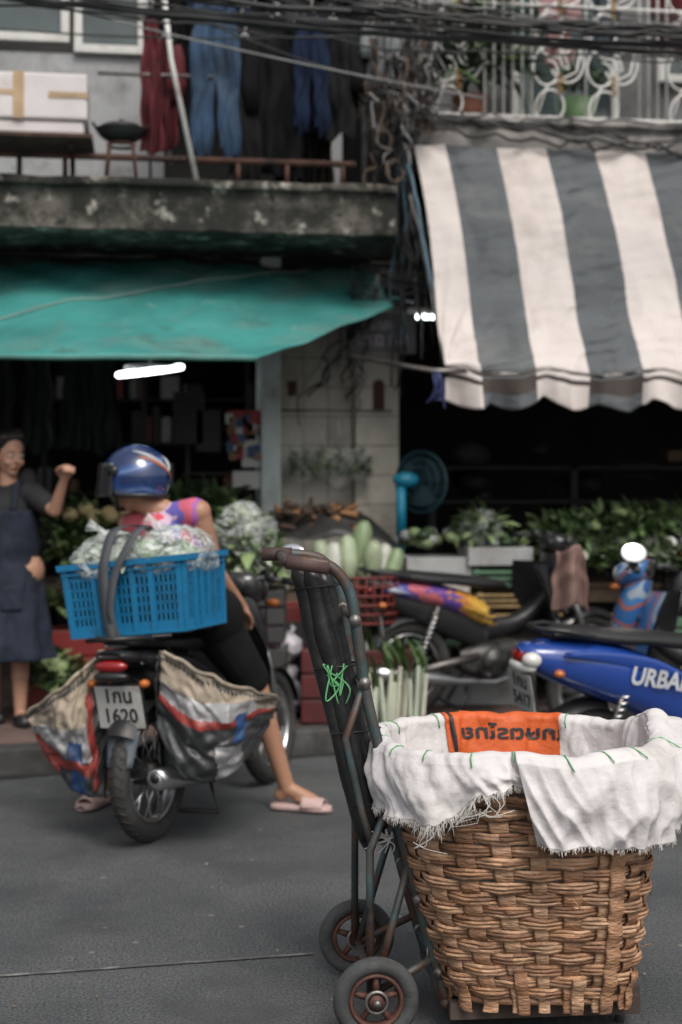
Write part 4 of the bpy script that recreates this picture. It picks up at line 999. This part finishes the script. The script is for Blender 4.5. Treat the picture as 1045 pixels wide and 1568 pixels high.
for k,(dx,dy,w1) in enumerate([(-.022,-.10,.023),(.012,-.115,.026),(.045,-.11,.023),(.005,-.07,.022),(.04,-.065,.020)]):
    pts=[];n=24
    for i in range(n+1):
        t=i/n;z=1.272-.012*k+t*(.50-1.275+.03*(k%3));x=-.180+.185*t+dx*(1-.3*t)
        pts.append((x+.005*nz(t*6,k),dy+.005*nz(t*5,k,4),z))
    mb.tube(pts,[w1*(1+.12*nz(i*.4,k)) if 0<i<n else w1*.6 for i in range(n+1)],0,10,flat=(1.1,1.0))
for z_,x_ in((1.2,-.165),(.98,-.108),(.80,-.06),(.60,-.005)):
    mb.tube([(x_-.045,-.13,z_),(x_+.05,-.142,z_+.01),(x_+.09,-.10,z_+.012),(x_+.05,-.04,z_+.01),(x_-.035,-.05,z_)],.0035,0,5,closed=True)
mb.obj('folded_black_awning',blkb,TR)
mb=MB();gs=M_('green_string',(.10,.34,.14),.6);ws=M_('white_string',(.6,.6,.58),.7)
c=V((-.105,-.145,.955))
for k in range(6):
    mb.tube(cr([c+V((R.uniform(-.02,.03),-.01,R.uniform(-.02,.02))) for _ in range(2)]+[c+V((R.uniform(-.04,.05),-.02,R.uniform(-.06,.05))),c+V((R.uniform(-.04,.04),-.01,R.uniform(-.08,.05)))]),.0022,0,5)
c=V((.01,-.15,.52))
for k in range(9):
    mb.tube(cr([c+V((R.uniform(-.03,.05),-.012,R.uniform(-.02,.02))) for _ in range(2)]+[c+V((R.uniform(-.04,.05),-.02,R.uniform(-.04,.04))),c+V((R.uniform(-.03,.05),-.01,R.uniform(-.06,.02)))]),.0016,1,5)
mb.obj('strings',[gs,ws],TR)
mb=MB();mb.tube([(-.20,.19,1.28),(-.29,.19,1.28)],.020,0,12);mb.tube([(-.12,-.19,1.263),(-.235,-.19,1.28)],.020,0,12);mb.obj('grips',M_('old_grip',(.07,.04,.038),.7,var=.4),TR)
# =================== BASKET
BK=empty('wicker_basket')
cxb,cxt,cyb=.54,.49,3.99;ZB,ZT=.11,.765
def bshape(th,t,off=0):
    t_=max(0,min(1,t));e=4.0-1.8*t_;k=t_**.8
    a=.240+(.388-.240)*k+off;b=.215+(.345-.215)*k+off
    c,s_=math.cos(th),math.sin(th)
    r=(abs(c)**e+abs(s_)**e)**(-1/e)
    return V((cxb+(cxt-cxb)*t_+a*c*r,cyb+b*s_*r,ZB+(ZT-ZB)*t))
wk=[M_('wicker_%d'%i,c_,.55,var=.3,scale=14,bump=.8,bscale=45,stretch=(1,1,3),dirt=[((.09,.045,.024),9,.48,.72)]) for i,c_ in enumerate([(.37,.20,.11),(.30,.155,.085),(.44,.265,.16),(.20,.10,.055)])]
NS=24;mb=MB()
rows=19;seg=NS*10
for k in range(rows):
    for sub_ in(-1,0,1):
        t0=(k+.5+sub_*.29)/rows*.955+.025;ph=R.random()*9;mi=R.choice([0,0,1,2,2,3]);hh=.0053+R.uniform(-.001,.0010)
        def f(u,v):
            th=2*math.pi*u;jj=NS/2*th
            off=.0105*math.cos(jj+k*math.pi)+.003*nz(th*7,k*3,sub_*5)+(0.002 if sub_==0 else 0)
            a=2*math.pi*v
            tz=t0+(.0020*math.sin(jj*2+ph)*(sub_)+.006*nz(th*1.5,k*2)+.003*nz(th*6,k*5+sub_*2))
            p=bshape(th,tz,off+.0042*math.cos(a));p.z+=hh*1.12*math.sin(a);return p
        tones=[R.choice([0,0,1,2,2,3]) if R.random()<.35 else mi for _ in range(NS)]
        mb.grid(f,seg,8,lambda u,v:tones[int(u*NS)%NS],cu=True)
mb.obj('weavers',wk,BK)
mb=MB()
for j in range(NS):
    th0=2*math.pi*j/NS;wd=R.uniform(.040,.052);mi=R.choice([0,2,2,1]);tw=R.uniform(-.03,.03)
    def f(u,v):
        t=-.03+1.0*u;a=2*math.pi*v
        dth=(wd*.5*math.cos(a))/.33+tw*(u-.5)
        outb=.014*max(0,1-u*9)
        p=bshape(th0+dth,t,.003*math.sin(a)+outb+.005*math.cos(max(0,(t-.025))/.955*rows*math.pi+math.pi+j*math.pi-.5*math.pi));return p
    mb.grid(f,110,8,mi)
for j in range(NS):
    if j in(1,6,10,20): top=.70
    elif j%2: top=.13+.06*R.random()
    else: continue
    th0=2*math.pi*(j+.18)/NS
    def f(u,v):
        t=-.035+top*u;a=2*math.pi*v;dth=(.020*math.cos(a))/.33
        return bshape(th0+dth,t,.018+.004*math.sin(a)+.004*math.sin(u*top*rows*3.14))
    mb.grid(f,50,8,R.choice([0,2,1]))
mb.grid(lambda u,v:bshape(2*math.pi*u,0,-.0-v*.23)+V((0,0,.0)),60,6,1,cu=True)
mb.obj('stakes',wk,BK)
mb=MB()
for z_,o_,r_ in((.01,.0,.010),(.97,.004,.012)): mb.tube([bshape(2*math.pi*i/120,z_,o_) for i in range(120)],r_,0 if z_<.9 else 1,8,closed=True)
# a few loose splints sprung out of the weave
for k in range(9):
    th=rad(R.uniform(190,350));t=R.uniform(.05,.75);p=bshape(th,t,.012)
    mb.tube([p,bshape(th+.06,t+.01,.024),bshape(th+.11,t-.01+R.uniform(-.03,.03),.035)],.0016,1,4)
mb.obj('rims',[wk[3],wk[0]],BK)
sack=M_('woven_sack_white',(.57,.545,.545),.75,var=.07,scale=5,bump=.55,bscale=16,bdist=.02,dirt=[((.38,.35,.32),4,.54,.8)])
orange=M_('orange_sack',(.55,.095,.016),.6,var=.14,bump=.35,bscale=24,bdist=.02)
CL=empty('sack_cloth_cover')
def angd(a,b): return (a-b+math.pi)%(2*math.pi)-math.pi
def rimlift(th):
    return .014*nz(math.cos(th)*2.2,math.sin(th)*2.2)+.045*math.exp(-(angd(th,rad(6))/.30)**2)+.012*math.exp(-(angd(th,rad(178))/.3)**2)
def Lh(th):
    d=math.degrees(th)%360
    pts=[(0,.15),(20,.14),(60,.07),(120,.05),(160,.09),(185,.16),(215,.165),(235,.16),(243,.125),(250,.075),(262,.055),(270,.06),(285,.08),(320,.1),(360,.15)]
    for (a,x_),(b,y_) in zip(pts,pts[1:]):
        if a<=d<=b:
            t=(d-a)/(b-a);return x_+(y_-x_)*t
def cloth(th,s,ex=0,L_=None,lift=0):
    zr_=rimlift(th)+lift
    c_,s__=math.cos(th),math.sin(th)
    n0=nz(c_*4+s*1.2,s__*4-s*.8,2);ridge=1-math.sqrt(n0*n0+.004)*2.2
    n1_=nz(c_*9-s*2,s__*9+s*1.5,6);rid2=1-math.sqrt(n1_*n1_+.003)*2.2
    wr_=.011*nz(c_*5,s__*5,s*2)+.010*ridge+.008*rid2+.003*nz(c_*18,s__*18,s*6)
    if s<0:
        t=-s; p=bshape(th,1-.55*t,-.034-.01*t+min(.010,wr_*1.2+.010*nz(c_*7,s__*7,t*1.2)));p.z+=zr_*(1-t)+.008
        return p
    Lx=L_ if L_ else Lh(th)
    under=0
    if ex==0:
        d_=math.degrees(th)%360
        if d_>262 or d_<18: under=-.014*min(1,(s)/.18)
    if s<.18:
        q=s/.18;a=math.pi*q
        p=bshape(th,1,-.034+.045*(1-math.cos(a))/2+.0+(ex+under+.006)*q+wr_*.7);p.z+=zr_+.008+.020*math.sin(a)*(1+.6*nz(th*6,1))
        return p
    q=(s-.18)/.82
    hem=.010*nz(c_*20,s__*20,3)*q
    drop=Lx*q;t=1-drop/(ZT-ZB)
    puff=.012*math.sin(math.pi*min(1,q*1.1))+.016*q
    rg=max(0,math.cos(angd(th,rad(-5))))**4*.05
    fold=(.015*q*math.sin(th*17+3*nz(th*2)+q)*(.4+.6*nz(th*1.5,7)+.3) if not under else 0)
    p=bshape(th,max(t,0),.020+ex+under+puff+rg*math.sin(math.pi*min(1,.25+.75*q))+wr_*(.7+1.3*q*(0 if under else 1))+fold)
    p.z=p.z+zr_*(1-q)+.008+hem
    return p
mb=MB();mb.grid(lambda u,v:cloth(2*math.pi*u,-1+2*v),460,90,0,cu=True);mb.obj('sack_lining',sack,CL,solid=.0015)
mb=MB()
def flapf(u,v):
    th=rad(-97+(v*6)+ (112)*u);L_=(.195+.025*math.sin(u*5)+.012*nz(u*9))*(1 if u<.85 else 1-.6*(u-.85)/.15)
    return cloth(th,.02+.98*v,.018,L_,.006)
mb.grid(flapf,260,70,0);mb.obj('sack_flap',sack,CL,solid=.0015)
mb=MB()
def org(u,v):
    th=rad(63+56*u);p=cloth(th,-.42+.52*v);c=bshape(th,1,-.1);n_=V((c.x-cxt,c.y-cyb,0)).normalized()
    return p-n_*.006+V((0,0,.003))
mb.grid(org,80,24,0)
vs,fs=text_verts('เกษตรไทย',.088,offs=.0022)
def torg(v):
    u=.42+(-v.x)/.40;u=max(0,min(1,u));return org(u,.60+(v.y-.0)/.19*.62)+V((0,-.004,.001))
mb.add([torg(V((-v.x,v.y,0))) for v in vs],fs,1,False)
mb.grid(lambda u,v:org(.93+.03*u,.1+.88*v)+V((0,-.003,.001)),2,12,1)
mb.obj('orange_sack_panel',[orange,inkm],CL,solid=.001)
mb=MB()
def fr(p,L_):
    q=p.copy();pts=[q]
    d=V((R.gauss(0,.25),-.25+R.gauss(0,.2),-1)).normalized()
    for k in range(4): q=q+d*L_/4;d=(d+V((R.gauss(0,.25),R.gauss(0,.15),-.1))).normalized();pts.append(q)
    mb.tube(pts,.0007,0,4)
for i in range(700):
    th=rad(170+R.random()*105);fr(cloth(th,1),R.uniform(.004,.022)*(2.0 if 225<math.degrees(th)<250 else 1))
for i in range(380): fr(flapf(R.random(),1),R.uniform(.003,.016))
for i in range(14):
    th=rad(R.uniform(232,258));p=cloth(th,1);mb.tube(cr([p,p+V((R.uniform(-.02,.02),-.02,-.02)),p+V((R.uniform(-.04,.04),-.02,-.05)),p+V((R.uniform(-.05,.05),-.01,-.04+R.uniform(-.04,.02)))]),.0010,0,4)
mb.obj('frayed_threads',M_('thread_white',(.55,.53,.50),.8,bump=0),CL)
mb=MB()
for d in(60,75,92,108,122,150,170,195,212,228,247,262,281,296,310,335):
    th=rad(d);d_end=.30 if d%2 else .2
    f_=(lambda s:cloth(th+s*.1,s,.020 if d>262 or d<10 else .002,None,.006 if d>262 or d<10 else 0))
    mb.tube([f_(s_)+ (V((0,-.003,.003))) for s_ in(-.05,.0,.05,.1,.15,d_end)],.0019,0,5)
mb.obj('green_stitches',gs,CL)
# =================== MARKET GOODS
woodm=M_('stall_wood',(.08,.055,.035),.8,var=.4,stretch=(1,6,1))
redpl=M_('red_plastic',(.17,.018,.016),.45);tealpl=M_('teal_plastic',(.03,.12,.10),.5);dkc=M_('dark_crate',(.03,.03,.03),.7)
def table(name,x0,x1,y0,y1,z):
    E=empty(name);mb=MB()
    n=5
    for k in range(n): 
        a=y0+(y1-y0)*k/n;mb.b2(x0,x1,a,a+(y1-y0)/n-.012,z-.03,z)
    for x in(x0+.04,x1-.04):
        for y in(y0+.04,y1-.04): mb.b2(x-.025,x+.025,y-.025,y+.025,.13,z-.032)
    mb.b2(x0+.02,x1-.02,y0+.02,y0+.04,z-.12,z-.034);mb.b2(x0+.02,x1-.02,y1-.04,y1-.02,.35,.42)
    mb.obj('table_frame',woodm,E,bevel=.004);return E
def tray(name,c,sx,sy,h,mat,rot=0,slat=True):
    mb=MB();mb.M=Matrix.Translation(c)@Matrix.Rotation(rot,4,'Z')
    t=.014
    if slat:
        for k in range(3):
            z=h*k/3+.01;zz=z+h/3-.016
            mb.b2(-sx/2,sx/2,-sy/2,-sy/2+t,z,zz);mb.b2(-sx/2,sx/2,sy/2-t,sy/2,z,zz);mb.b2(-sx/2,-sx/2+t,-sy/2+t,sy/2-t,z,zz);mb.b2(sx/2-t,sx/2,-sy/2+t,sy/2-t,z,zz)
        for a in(-1,1):
            for b in(-1,1): mb.b2(a*(sx/2-.03)-.015,a*(sx/2-.03)+.015,b*(sy/2-.027)-.012,b*(sy/2-.027)+.012,0,h)
    else:
        mb.b2(-sx/2,sx/2,-sy/2,-sy/2+.03,0,h);mb.b2(-sx/2,sx/2,sy/2-.03,sy/2,0,h);mb.b2(-sx/2,-sx/2+.03,-sy/2+.03,sy/2-.03,0,h);mb.b2(sx/2-.03,sx/2,-sy/2+.03,sy/2-.03,0,h)
    mb.b2(-sx/2+.03,sx/2-.03,-sy/2+.03,sy/2-.03,0.002,.012)
    return mb.obj(name,mat,bevel=.004)
def roundbasket(name,c,r,h,mat):
    mb=MB();c=V(c);n=36
    for k in range(6): mb.torus(c+V((0,0,h*k/5)),r*(.8+.2*k/5),.007,0,36,6,axis='z')
    for i in range(n):
        a=2*math.pi*i/n;mb.tube([c+V((r*.8*math.cos(a),r*.8*math.sin(a),0)),c+V((r*math.cos(a),r*math.sin(a),h))],.006,0,4)
    mb.grid(lambda u,v:c+V((r*.8*v*math.cos(2*math.pi*u),r*.8*v*math.sin(2*math.pi*u),.005)),24,2,0,cu=True)
    return mb.obj(name,mat)
table('market_table',-1.95,-.62,8.45,9.1,.88);table('market_table',-.42,.42,8.75,9.35,.86)
mb=MB()
for (x_,y_,d,r,n,mi,LL,WW) in [(130,795,8.5,(.18,.15,.19),170,[0,1,1],.12,.06),(115,825,8.4,(.13,.1,.12),90,[1,1,2],.1,.06),(185,795,8.6,(.2,.15,.18),140,[0,1,2],.12,.06),(250,825,8.5,(.3,.15,.2),160,[0,1,1],.12,.06),(330,785,8.7,(.2,.15,.22),180,[0,1,1],.14,.06),(300,770,8.9,(.2,.15,.2),120,[0,1,2],.14,.06)]:
    heap(mb,S(x_,y_+30,d),r,n,LL,WW,mi)
for i in range(18): p=S(R.uniform(105,235),R.uniform(765,800),8.4);mb.ell(p,(.05,.05,.045),4)
mb.obj('leafy_greens',lg+[M_('potato',(.25,.2,.1),.8)])
mb=MB();heap(mb,S(372,880,7.95),(.17,.16,.34),330,.12,.085,[1,2,3,2,1],.4,.7)
for i in range(9): mb.ell(S(R.uniform(335,410),R.uniform(800,870),7.95),(.06,.06,.1),3,14,8,rot=Matrix.Rotation(R.uniform(0,3),3,'X'))
mb.obj('napa_cabbages',lg)
mb=MB();p=S(372,832,7.93);mb.ell(p,(.19,.16,.22),0,40,24,fn=lambda th,ph:1+.15*nz(math.cos(th)*2,math.sin(th)*2,ph*2)+.06*nz(th*5,ph*7));mb.obj('clear_plastic_bag',plastic_film('bag_film3',amt=.25))
tray('vegetable_crate',(-.56,7.98,.60),.5,.42,.3,dkc);tray('vegetable_crate',(-.56,7.98,.28),.52,.44,.3,dkc);tray('vegetable_crate',(-.56,7.98,.135),.5,.42,.14,tealpl)
mb=MB()
for i in range(90):
    p=S(R.uniform(425,545),R.uniform(775,815),9.0+R.uniform(-.2,.2));q=p+V((R.uniform(-.08,.08),R.uniform(-.06,.06),R.uniform(-.02,.05)));mb.cap(p,q,.022,.014,R.choice([0,1,1]),8)
mb.obj('ginger_roots',[M_('ginger',(.24,.12,.05),.8,var=.3),M_('dark_root',(.05,.03,.02),.8)])
mb=MB();c=S(500,805,9.0)
def sheet(u,v): return c+V(((u-.5)*.95,(v-.5)*.55,-.06+.17*math.sin(u*3.1)*math.sin(v*3.1)+.05*nz(u*4,v*4)+.02*nz(u*9,v*9)-.1*(abs(u-.5)*2)**3))
mb.grid(sheet,30,20,0);mb.obj('dark_tarp_sheet',M_('dark_sheet',(.02,.02,.02),.5,bump=.4,bscale=12),solid=.004)
mb=MB();melc=S(546,880,8.15)
for i,(dx,dz,l,ti,rr) in enumerate([(-.20,.08,.12,-.12,.055),(-.13,.06,.13,.05,.06),(-.05,.10,.13,-.05,.058),(.02,.14,.17,.18,.062),(.09,.07,.13,.10,.055),(.15,.06,.12,.15,.05),(.21,.04,.12,.3,.05),(-.10,.02,.1,.3,.06),(.06,.0,.1,-.3,.06)]):
    p=melc+V((dx,R.uniform(-.08,.04),dz));mb.ell(p,(rr,rr,l),[0,2,0,1,0,2,1,0,0][i],20,16,rot=Matrix.Rotation(ti,3,'Y')@Matrix.Rotation(R.uniform(-.3,.3),3,'X'),fn=lambda th,ph:(abs(math.sin(ph))**2.6+abs(math.cos(ph))**2.6)**(-1/2.6)*(1+.04*nz(th,ph*2,i)))
mb.obj('winter_melons',[M_('melon_pale',(.27,.32,.21),.45,var=.25,scale=12),M_('melon_green',(.17,.23,.12),.45,var=.25,scale=12),M_('radish_white',(.38,.39,.34),.45,var=.15)])
roundbasket('red_basket',melc+V((0,0,-.26)),.30,.26,M_('red_rattan',(.15,.025,.022),.6))
tray('red_crate',(melc.x,melc.y,.135),.62,.44,.42,M_('dark_red_plastic',(.08,.015,.015),.5))
mb=MB()
for i in range(34):
    x_=R.uniform(560,645);p=S(x_,1040,7.75+R.uniform(0,.2));p.z=.145 if p.y>ky(p.x) else .01;h=R.uniform(.32,.46)
    q=p+V((R.uniform(-.05,.05),.08,h));mb.cap(p,q,.013,.011,3 if i%2 else 5,8)
    for k in range(2): leaf(mb,q,V((R.uniform(-.3,.3),.2,1)),.16,.03,1)
mb.obj('leek_bundle',lg+[rub,M_('leek_white',(.42,.42,.33),.5)])
sty2=M_('styrofoam_dirty',(.34,.35,.35),.8,dirt=[((.16,.15,.14),3,.45,.7)])
wcr=M_('box_yellow_wood',(.32,.22,.10),.8,var=.3);gcr=M_('green_box',(.06,.13,.075),.6);wbx=M_('white_box',(.55,.53,.48),.8,dirt=[((.26,.23,.2),4,.5,.7)])
bs=[((666,866),.40,.12,sty2,False),((758,850),.40,.11,sty2,False),((668,900),.36,.14,wbx,False),((762,884),.38,.12,gcr,True),((765,917),.36,.10,wcr,True)]
for (xy,w_,h,m,sl_) in bs:
    p=S(xy[0],xy[1],8.8);tray('produce_box',(p.x,p.y,p.z-h/2),w_,.36,h,m,.1,sl_)
for x_ in (668,764):
    p=S(x_,930,8.8)
    tray('produce_box',(p.x,p.y,p.z-.16),.36,.34,.14,wcr,.05);tray('produce_box',(p.x,p.y,p.z-.33),.38,.34,.15,gcr,.1);tray('produce_box',(p.x,p.y,.135),.40,.36,max(.05,p.z-.34-.135),sty2,0,False)
mb=MB();heap(mb,S(738,822,8.8),(.14,.12,.14),190,.10,.04,[0,1,2,2],.5);mb.obj('green_vegetable_heap',lg)
mb=MB();mb.ell(S(738,812,8.8),(.15,.13,.13),0,30,18,fn=lambda th,ph:1+.1*nz(th*3,ph*3));mb.obj('clear_plastic_bag',plastic_film('thin_film',amt=.18))
mb=MB()
for i in range(34):
    p=S(R.uniform(618,800),R.uniform(815,832),8.85+R.uniform(-.1,.1));mb.ell(p,(.045,.045,.035),R.choice([0,1,2]),12,8)
mb.obj('gourds',[lg[0],M_('gourd_grey',(.26,.28,.26),.6),lg[2]])
table('market_table',1.30,4.2,8.85,9.5,.86)
mb=MB()
for i in range(16):
    x_=845+i*22+R.uniform(-8,8);heap(mb,S(x_,830+R.uniform(-20,10),8.95+R.uniform(-.1,.15)),(.13,.13,.13),75,.10,.05,R.choice([[0,1,2],[1,1,2],[1,3,2],[0,1,1],[3,2,3]]))
for i in range(60): p=S(R.uniform(860,1200),R.uniform(805,855),8.9);mb.ell(p,(.04,.04,.035),R.choice([2,3,3,0]),10,8)
mb.obj('leafy_greens',lg)
mb=MB()
for i in range(16): p=S(845+i*22,865+R.uniform(-8,8),8.75);heap(mb,p,(.1,.06,.08),30,.09,.05,[1,1,3])
mb.obj('herb_bundles',lg)
for k in range(5): tray('produce_box',(1.55+k*.52,9.15,.135),.46,.4,.3,[gcr,sty2,wcr,redpl,sty2][k],0,k%2==0)
for k in range(5): tray('produce_box',(1.52+k*.5,8.75,.45),.44,.2,.22,[wcr,gcr,wbx,tealpl,wcr][k],0,k%2==1)
mb=MB();heap(mb,S(85,1045,8.35),(.14,.14,.16),150,.10,.08,[0,1,2,2],.3);heap(mb,S(88,935,8.5),(.1,.1,.12),70,.1,.06,[1,2],.3)
for i in range(8): p=S(R.uniform(62,108),R.uniform(1010,1040),8.3);mb.ell(p,(.07,.07,.065),2,14,10)
mb.obj('cabbage_pile',lg)
p=S(95,970,8.5);tray('red_crate',(p.x+.05,p.y+.05,.135),.50,.34,p.z-.10,redpl,.2)
bagw=[M_('bag_white',(.42,.40,.44),.4,var=.15,bump=.6,bscale=14),M_('bag_pink',(.30,.12,.15),.4,var=.2,bump=.6,bscale=14),M_('bag_purple',(.16,.10,.22),.4,var=.2,bump=.6,bscale=14)]
for i,(x_,y_,r_) in enumerate([(425,1035,.10),(408,985,.09),(440,1062,.09),(415,955,.08),(430,1080,.09),(440,990,.08)]):
    p=S(x_,y_,8.15);p.z=max(p.z,.134+r_*.8);mb=MB();sd_=i*7.3
    mb.ell(p,(r_*1.1,r_,r_),0,26,18,fn=lambda th,ph:1+.25*nz(math.cos(th)*2+sd_,math.sin(th)*2,ph*2)+.1*nz(th*4,ph*5,sd_));
    for k in(-1,1): mb.tube([p+V((k*.01,0,r_*.8)),p+V((k*.04,0,r_*1.4)),p+V((k*.02,0,r_*1.5))],[.02,.012,.008],0,6)
    mb.obj('plastic_bag',bagw[[0,1,0,2,0,0][i]])
p=S(425,1050,8.35);tray('dark_crate',(p.x,p.y+.05,.135),.5,.3,.55,dkc)
p=S(465,935,8.45);tray('red_tray',(p.x+.02,p.y,p.z-.06),.46,.36,.10,redpl,.1,False);tray('dark_crate',(p.x+.02,p.y,.135),.44,.34,p.z-.06-.137,dkc,.1)
mb=MB();mc=MB()
for (x_,y0,y1,w_) in[(463,655,735,.09),(495,665,730,.08),(520,660,742,.11),(550,665,735,.08)]:
    t_=fl(x_,y0,-.1);b_=fl(x_,y1,-.1);c=(t_+b_)/2;h=(t_.z-b_.z)/2
    mb.M=FM;heap(mb,c-V((0,0,h*.6)),(w_*.6,.05,h*.8),90,.06,.03,[1,2,1] if x_<510 else [0,1,1],.2)
    mc.M=FM;mc.ell(c-V((0,0,h*.15)),(w_,.07,h),0,24,14,fn=lambda th,ph:(.35+.65*min(1,ph/1.3))*(1+.12*nz(th*3,ph*4,x_)));mc.tube([t_-V((0,0,.02)),t_+V((0,.05,.10))],.012,0,6)
mb.obj('hanging_vegetables',lg);mc.obj('hanging_plastic_bags',plastic_film('bag_film2',amt=.16))
mb=MB();mb.M=FM;a=fl(430,640,-.08);b_=fl(600,640,-.08);mb.tube([V((a.x,-.1,a.z+.05)),V((b_.x,-.1,a.z+.05))],.008,0,6);mb.obj('hanging_rod',steel)
FN=empty('standing_fan');fb=M_('fan_blue',(.01,.20,.32),.4)
mb=MB();c=S(622,735,9.0);cc=S(646,738,9.0)
mb.tube([(c.x-.03,c.y,.14),(c.x-.03,c.y,c.z-.02)],.022,0,10);mb.tube([(c.x-.03,c.y,c.z-.35),(c.x-.03,c.y,c.z-.04)],.032,0,12);mb.tube([(c.x-.03,c.y,.135),(c.x-.03,c.y,.165)],[.2,.17],0,24)
mb.ell((c.x,c.y,c.z),(.085,.06,.05),0)
mb.tube([c,c+V((.07,.05,0))],.025,0,8)
mb.obj('stand_and_motor',fb,FN)
mb=MB();mb.M=Matrix.Translation(cc+V((0,.08,0)))@Matrix.Rotation(rad(-38),4,'Z')
for r_ in (.05,.1,.15,.195): 
    for yy in(-.05,.05): mb.torus((0,yy*(1-(r_/.2)**3),0),r_,.004 if r_<.19 else .007,0,36,5)
for k in range(30):
    a=2*math.pi*k/30
    for yy in(-1,1): mb.tube([(.03*math.cos(a),yy*.055,.03*math.sin(a)),(.13*math.cos(a),yy*.045,.13*math.sin(a)),(.195*math.cos(a),0,.195*math.sin(a))],.002,0,4)
for k in range(3):
    a=2*math.pi*k/3;mb.grid(lambda u,v:V(((.03+.13*u)*math.cos(a+v*1.3),.03*(v-.5),(.03+.13*u)*math.sin(a+v*1.3))),8,6,1)
mb.obj('cage_and_blades',[M_('cage_teal',(.02,.07,.09),.4),M_('blade_grey',(.03,.06,.08),.4)],FN)
E=empty('goods_shelf');mb=MB()
cols=[M_('pack_red',(.16,.03,.03),.6),M_('pack_white',(.24,.24,.24),.6),M_('pack_blue',(.03,.07,.15),.6),M_('pack_tan',(.16,.10,.06),.7),M_('pack_dark',(.02,.02,.02),.7)]
for z in(.6,1.0,1.4,1.8,2.15): mb.b2(-3.2,-.75,11.4,11.8,z-.02,z,4)
for x in(-3.2,-2.4,-1.6,-.77): mb.b2(x,x+.04,11.4,11.8,.13,2.5,4)
for z in(.6,1.0,1.4,1.8,2.15):
    x=-3.1
    while x<-.85:
        w_=R.uniform(.06,.2);h=R.uniform(.1,.3)
        if R.random()<.6: 
            if R.random()<.4: mb.tube([(x+w_/2,11.5,z+.002),(x+w_/2,11.5,z+h*.7),(x+w_/2,11.5,z+h)],[w_*.4,w_*.4,w_*.15],R.choice([0,1,2,3,4,4]),12)
            else: mb.b2(x,x+w_*.85,11.43,11.6,z+.002,z+h,R.choice([0,1,2,3,3,4,4,4]))
        x+=w_
mb.obj('shelf_and_goods',cols,E,bevel=.006)
E=empty('display_rack');mb=MB()
cols2=[M_('box_red',(.20,.02,.02),.6),M_('box_white',(.42,.42,.42),.6),M_('box_blue',(.03,.07,.16),.6),M_('box_tan',(.20,.12,.07),.7),cols[4]]
for (x_,y_,w_,h,mi) in[(375,640,.22,.10,0),(372,660,.2,.05,3),(385,695,.12,.18,1),(380,735,.2,.12,1),(320,660,.16,.28,4),(290,640,.2,.35,4)]:
    p=S(x_,y_,9.5);mb.box(p,(w_,.1,h),mi)
for i in range(20): p=S(R.uniform(350,398),R.uniform(625,700),9.45);mb.box(p,(.05,.05,R.uniform(.04,.09)),R.choice([0,1,3,3,2]))
for x in(-1.05,-.62): mb.b2(x,x+.03,9.6,9.66,.13,2.15,4)
for z in(.5,.85,1.2,1.55,1.85): mb.b2(-1.05,-.58,9.5,9.66,z-.015,z,4)
for i,z in enumerate((.5,.85,1.2)):
    for k in range(5): mb.b2(-1.03+k*.09,-.96+k*.09,9.5,9.6,z+.001,z+.1+.03*((i+k)%4),(i*2+k)%5)
mb.obj('rack',cols2,E,bevel=.004)
for x_ in(-30,30,90,130): garment('hanging_tarp',x_,x_+55,540,690,-.25,M_('dark_green_cloth',(.012,.02,.018),.9),'long')
mb=MB()
for i in range(18):
    p=S(R.uniform(640,1045),R.uniform(690,790),10.6+R.uniform(0,1));r_=R.uniform(.06,.16)
    if i%2: mb.box(p,(r_*2,.2,r_),R.choice([3,4,4]),(0,0,R.uniform(-.4,.4)))
    else: mb.ell(p,(r_,.12,r_*.7),4,12,8)
for z in(1.1,1.35,1.6): mb.b2(.65,4,10.5,11.6,z-.02,z,4)
for x in(.65,1.7,2.8,3.95): mb.b2(x,x+.05,10.5,10.55,.13,1.6,4)
mb.obj('storage_rack',cols,None)
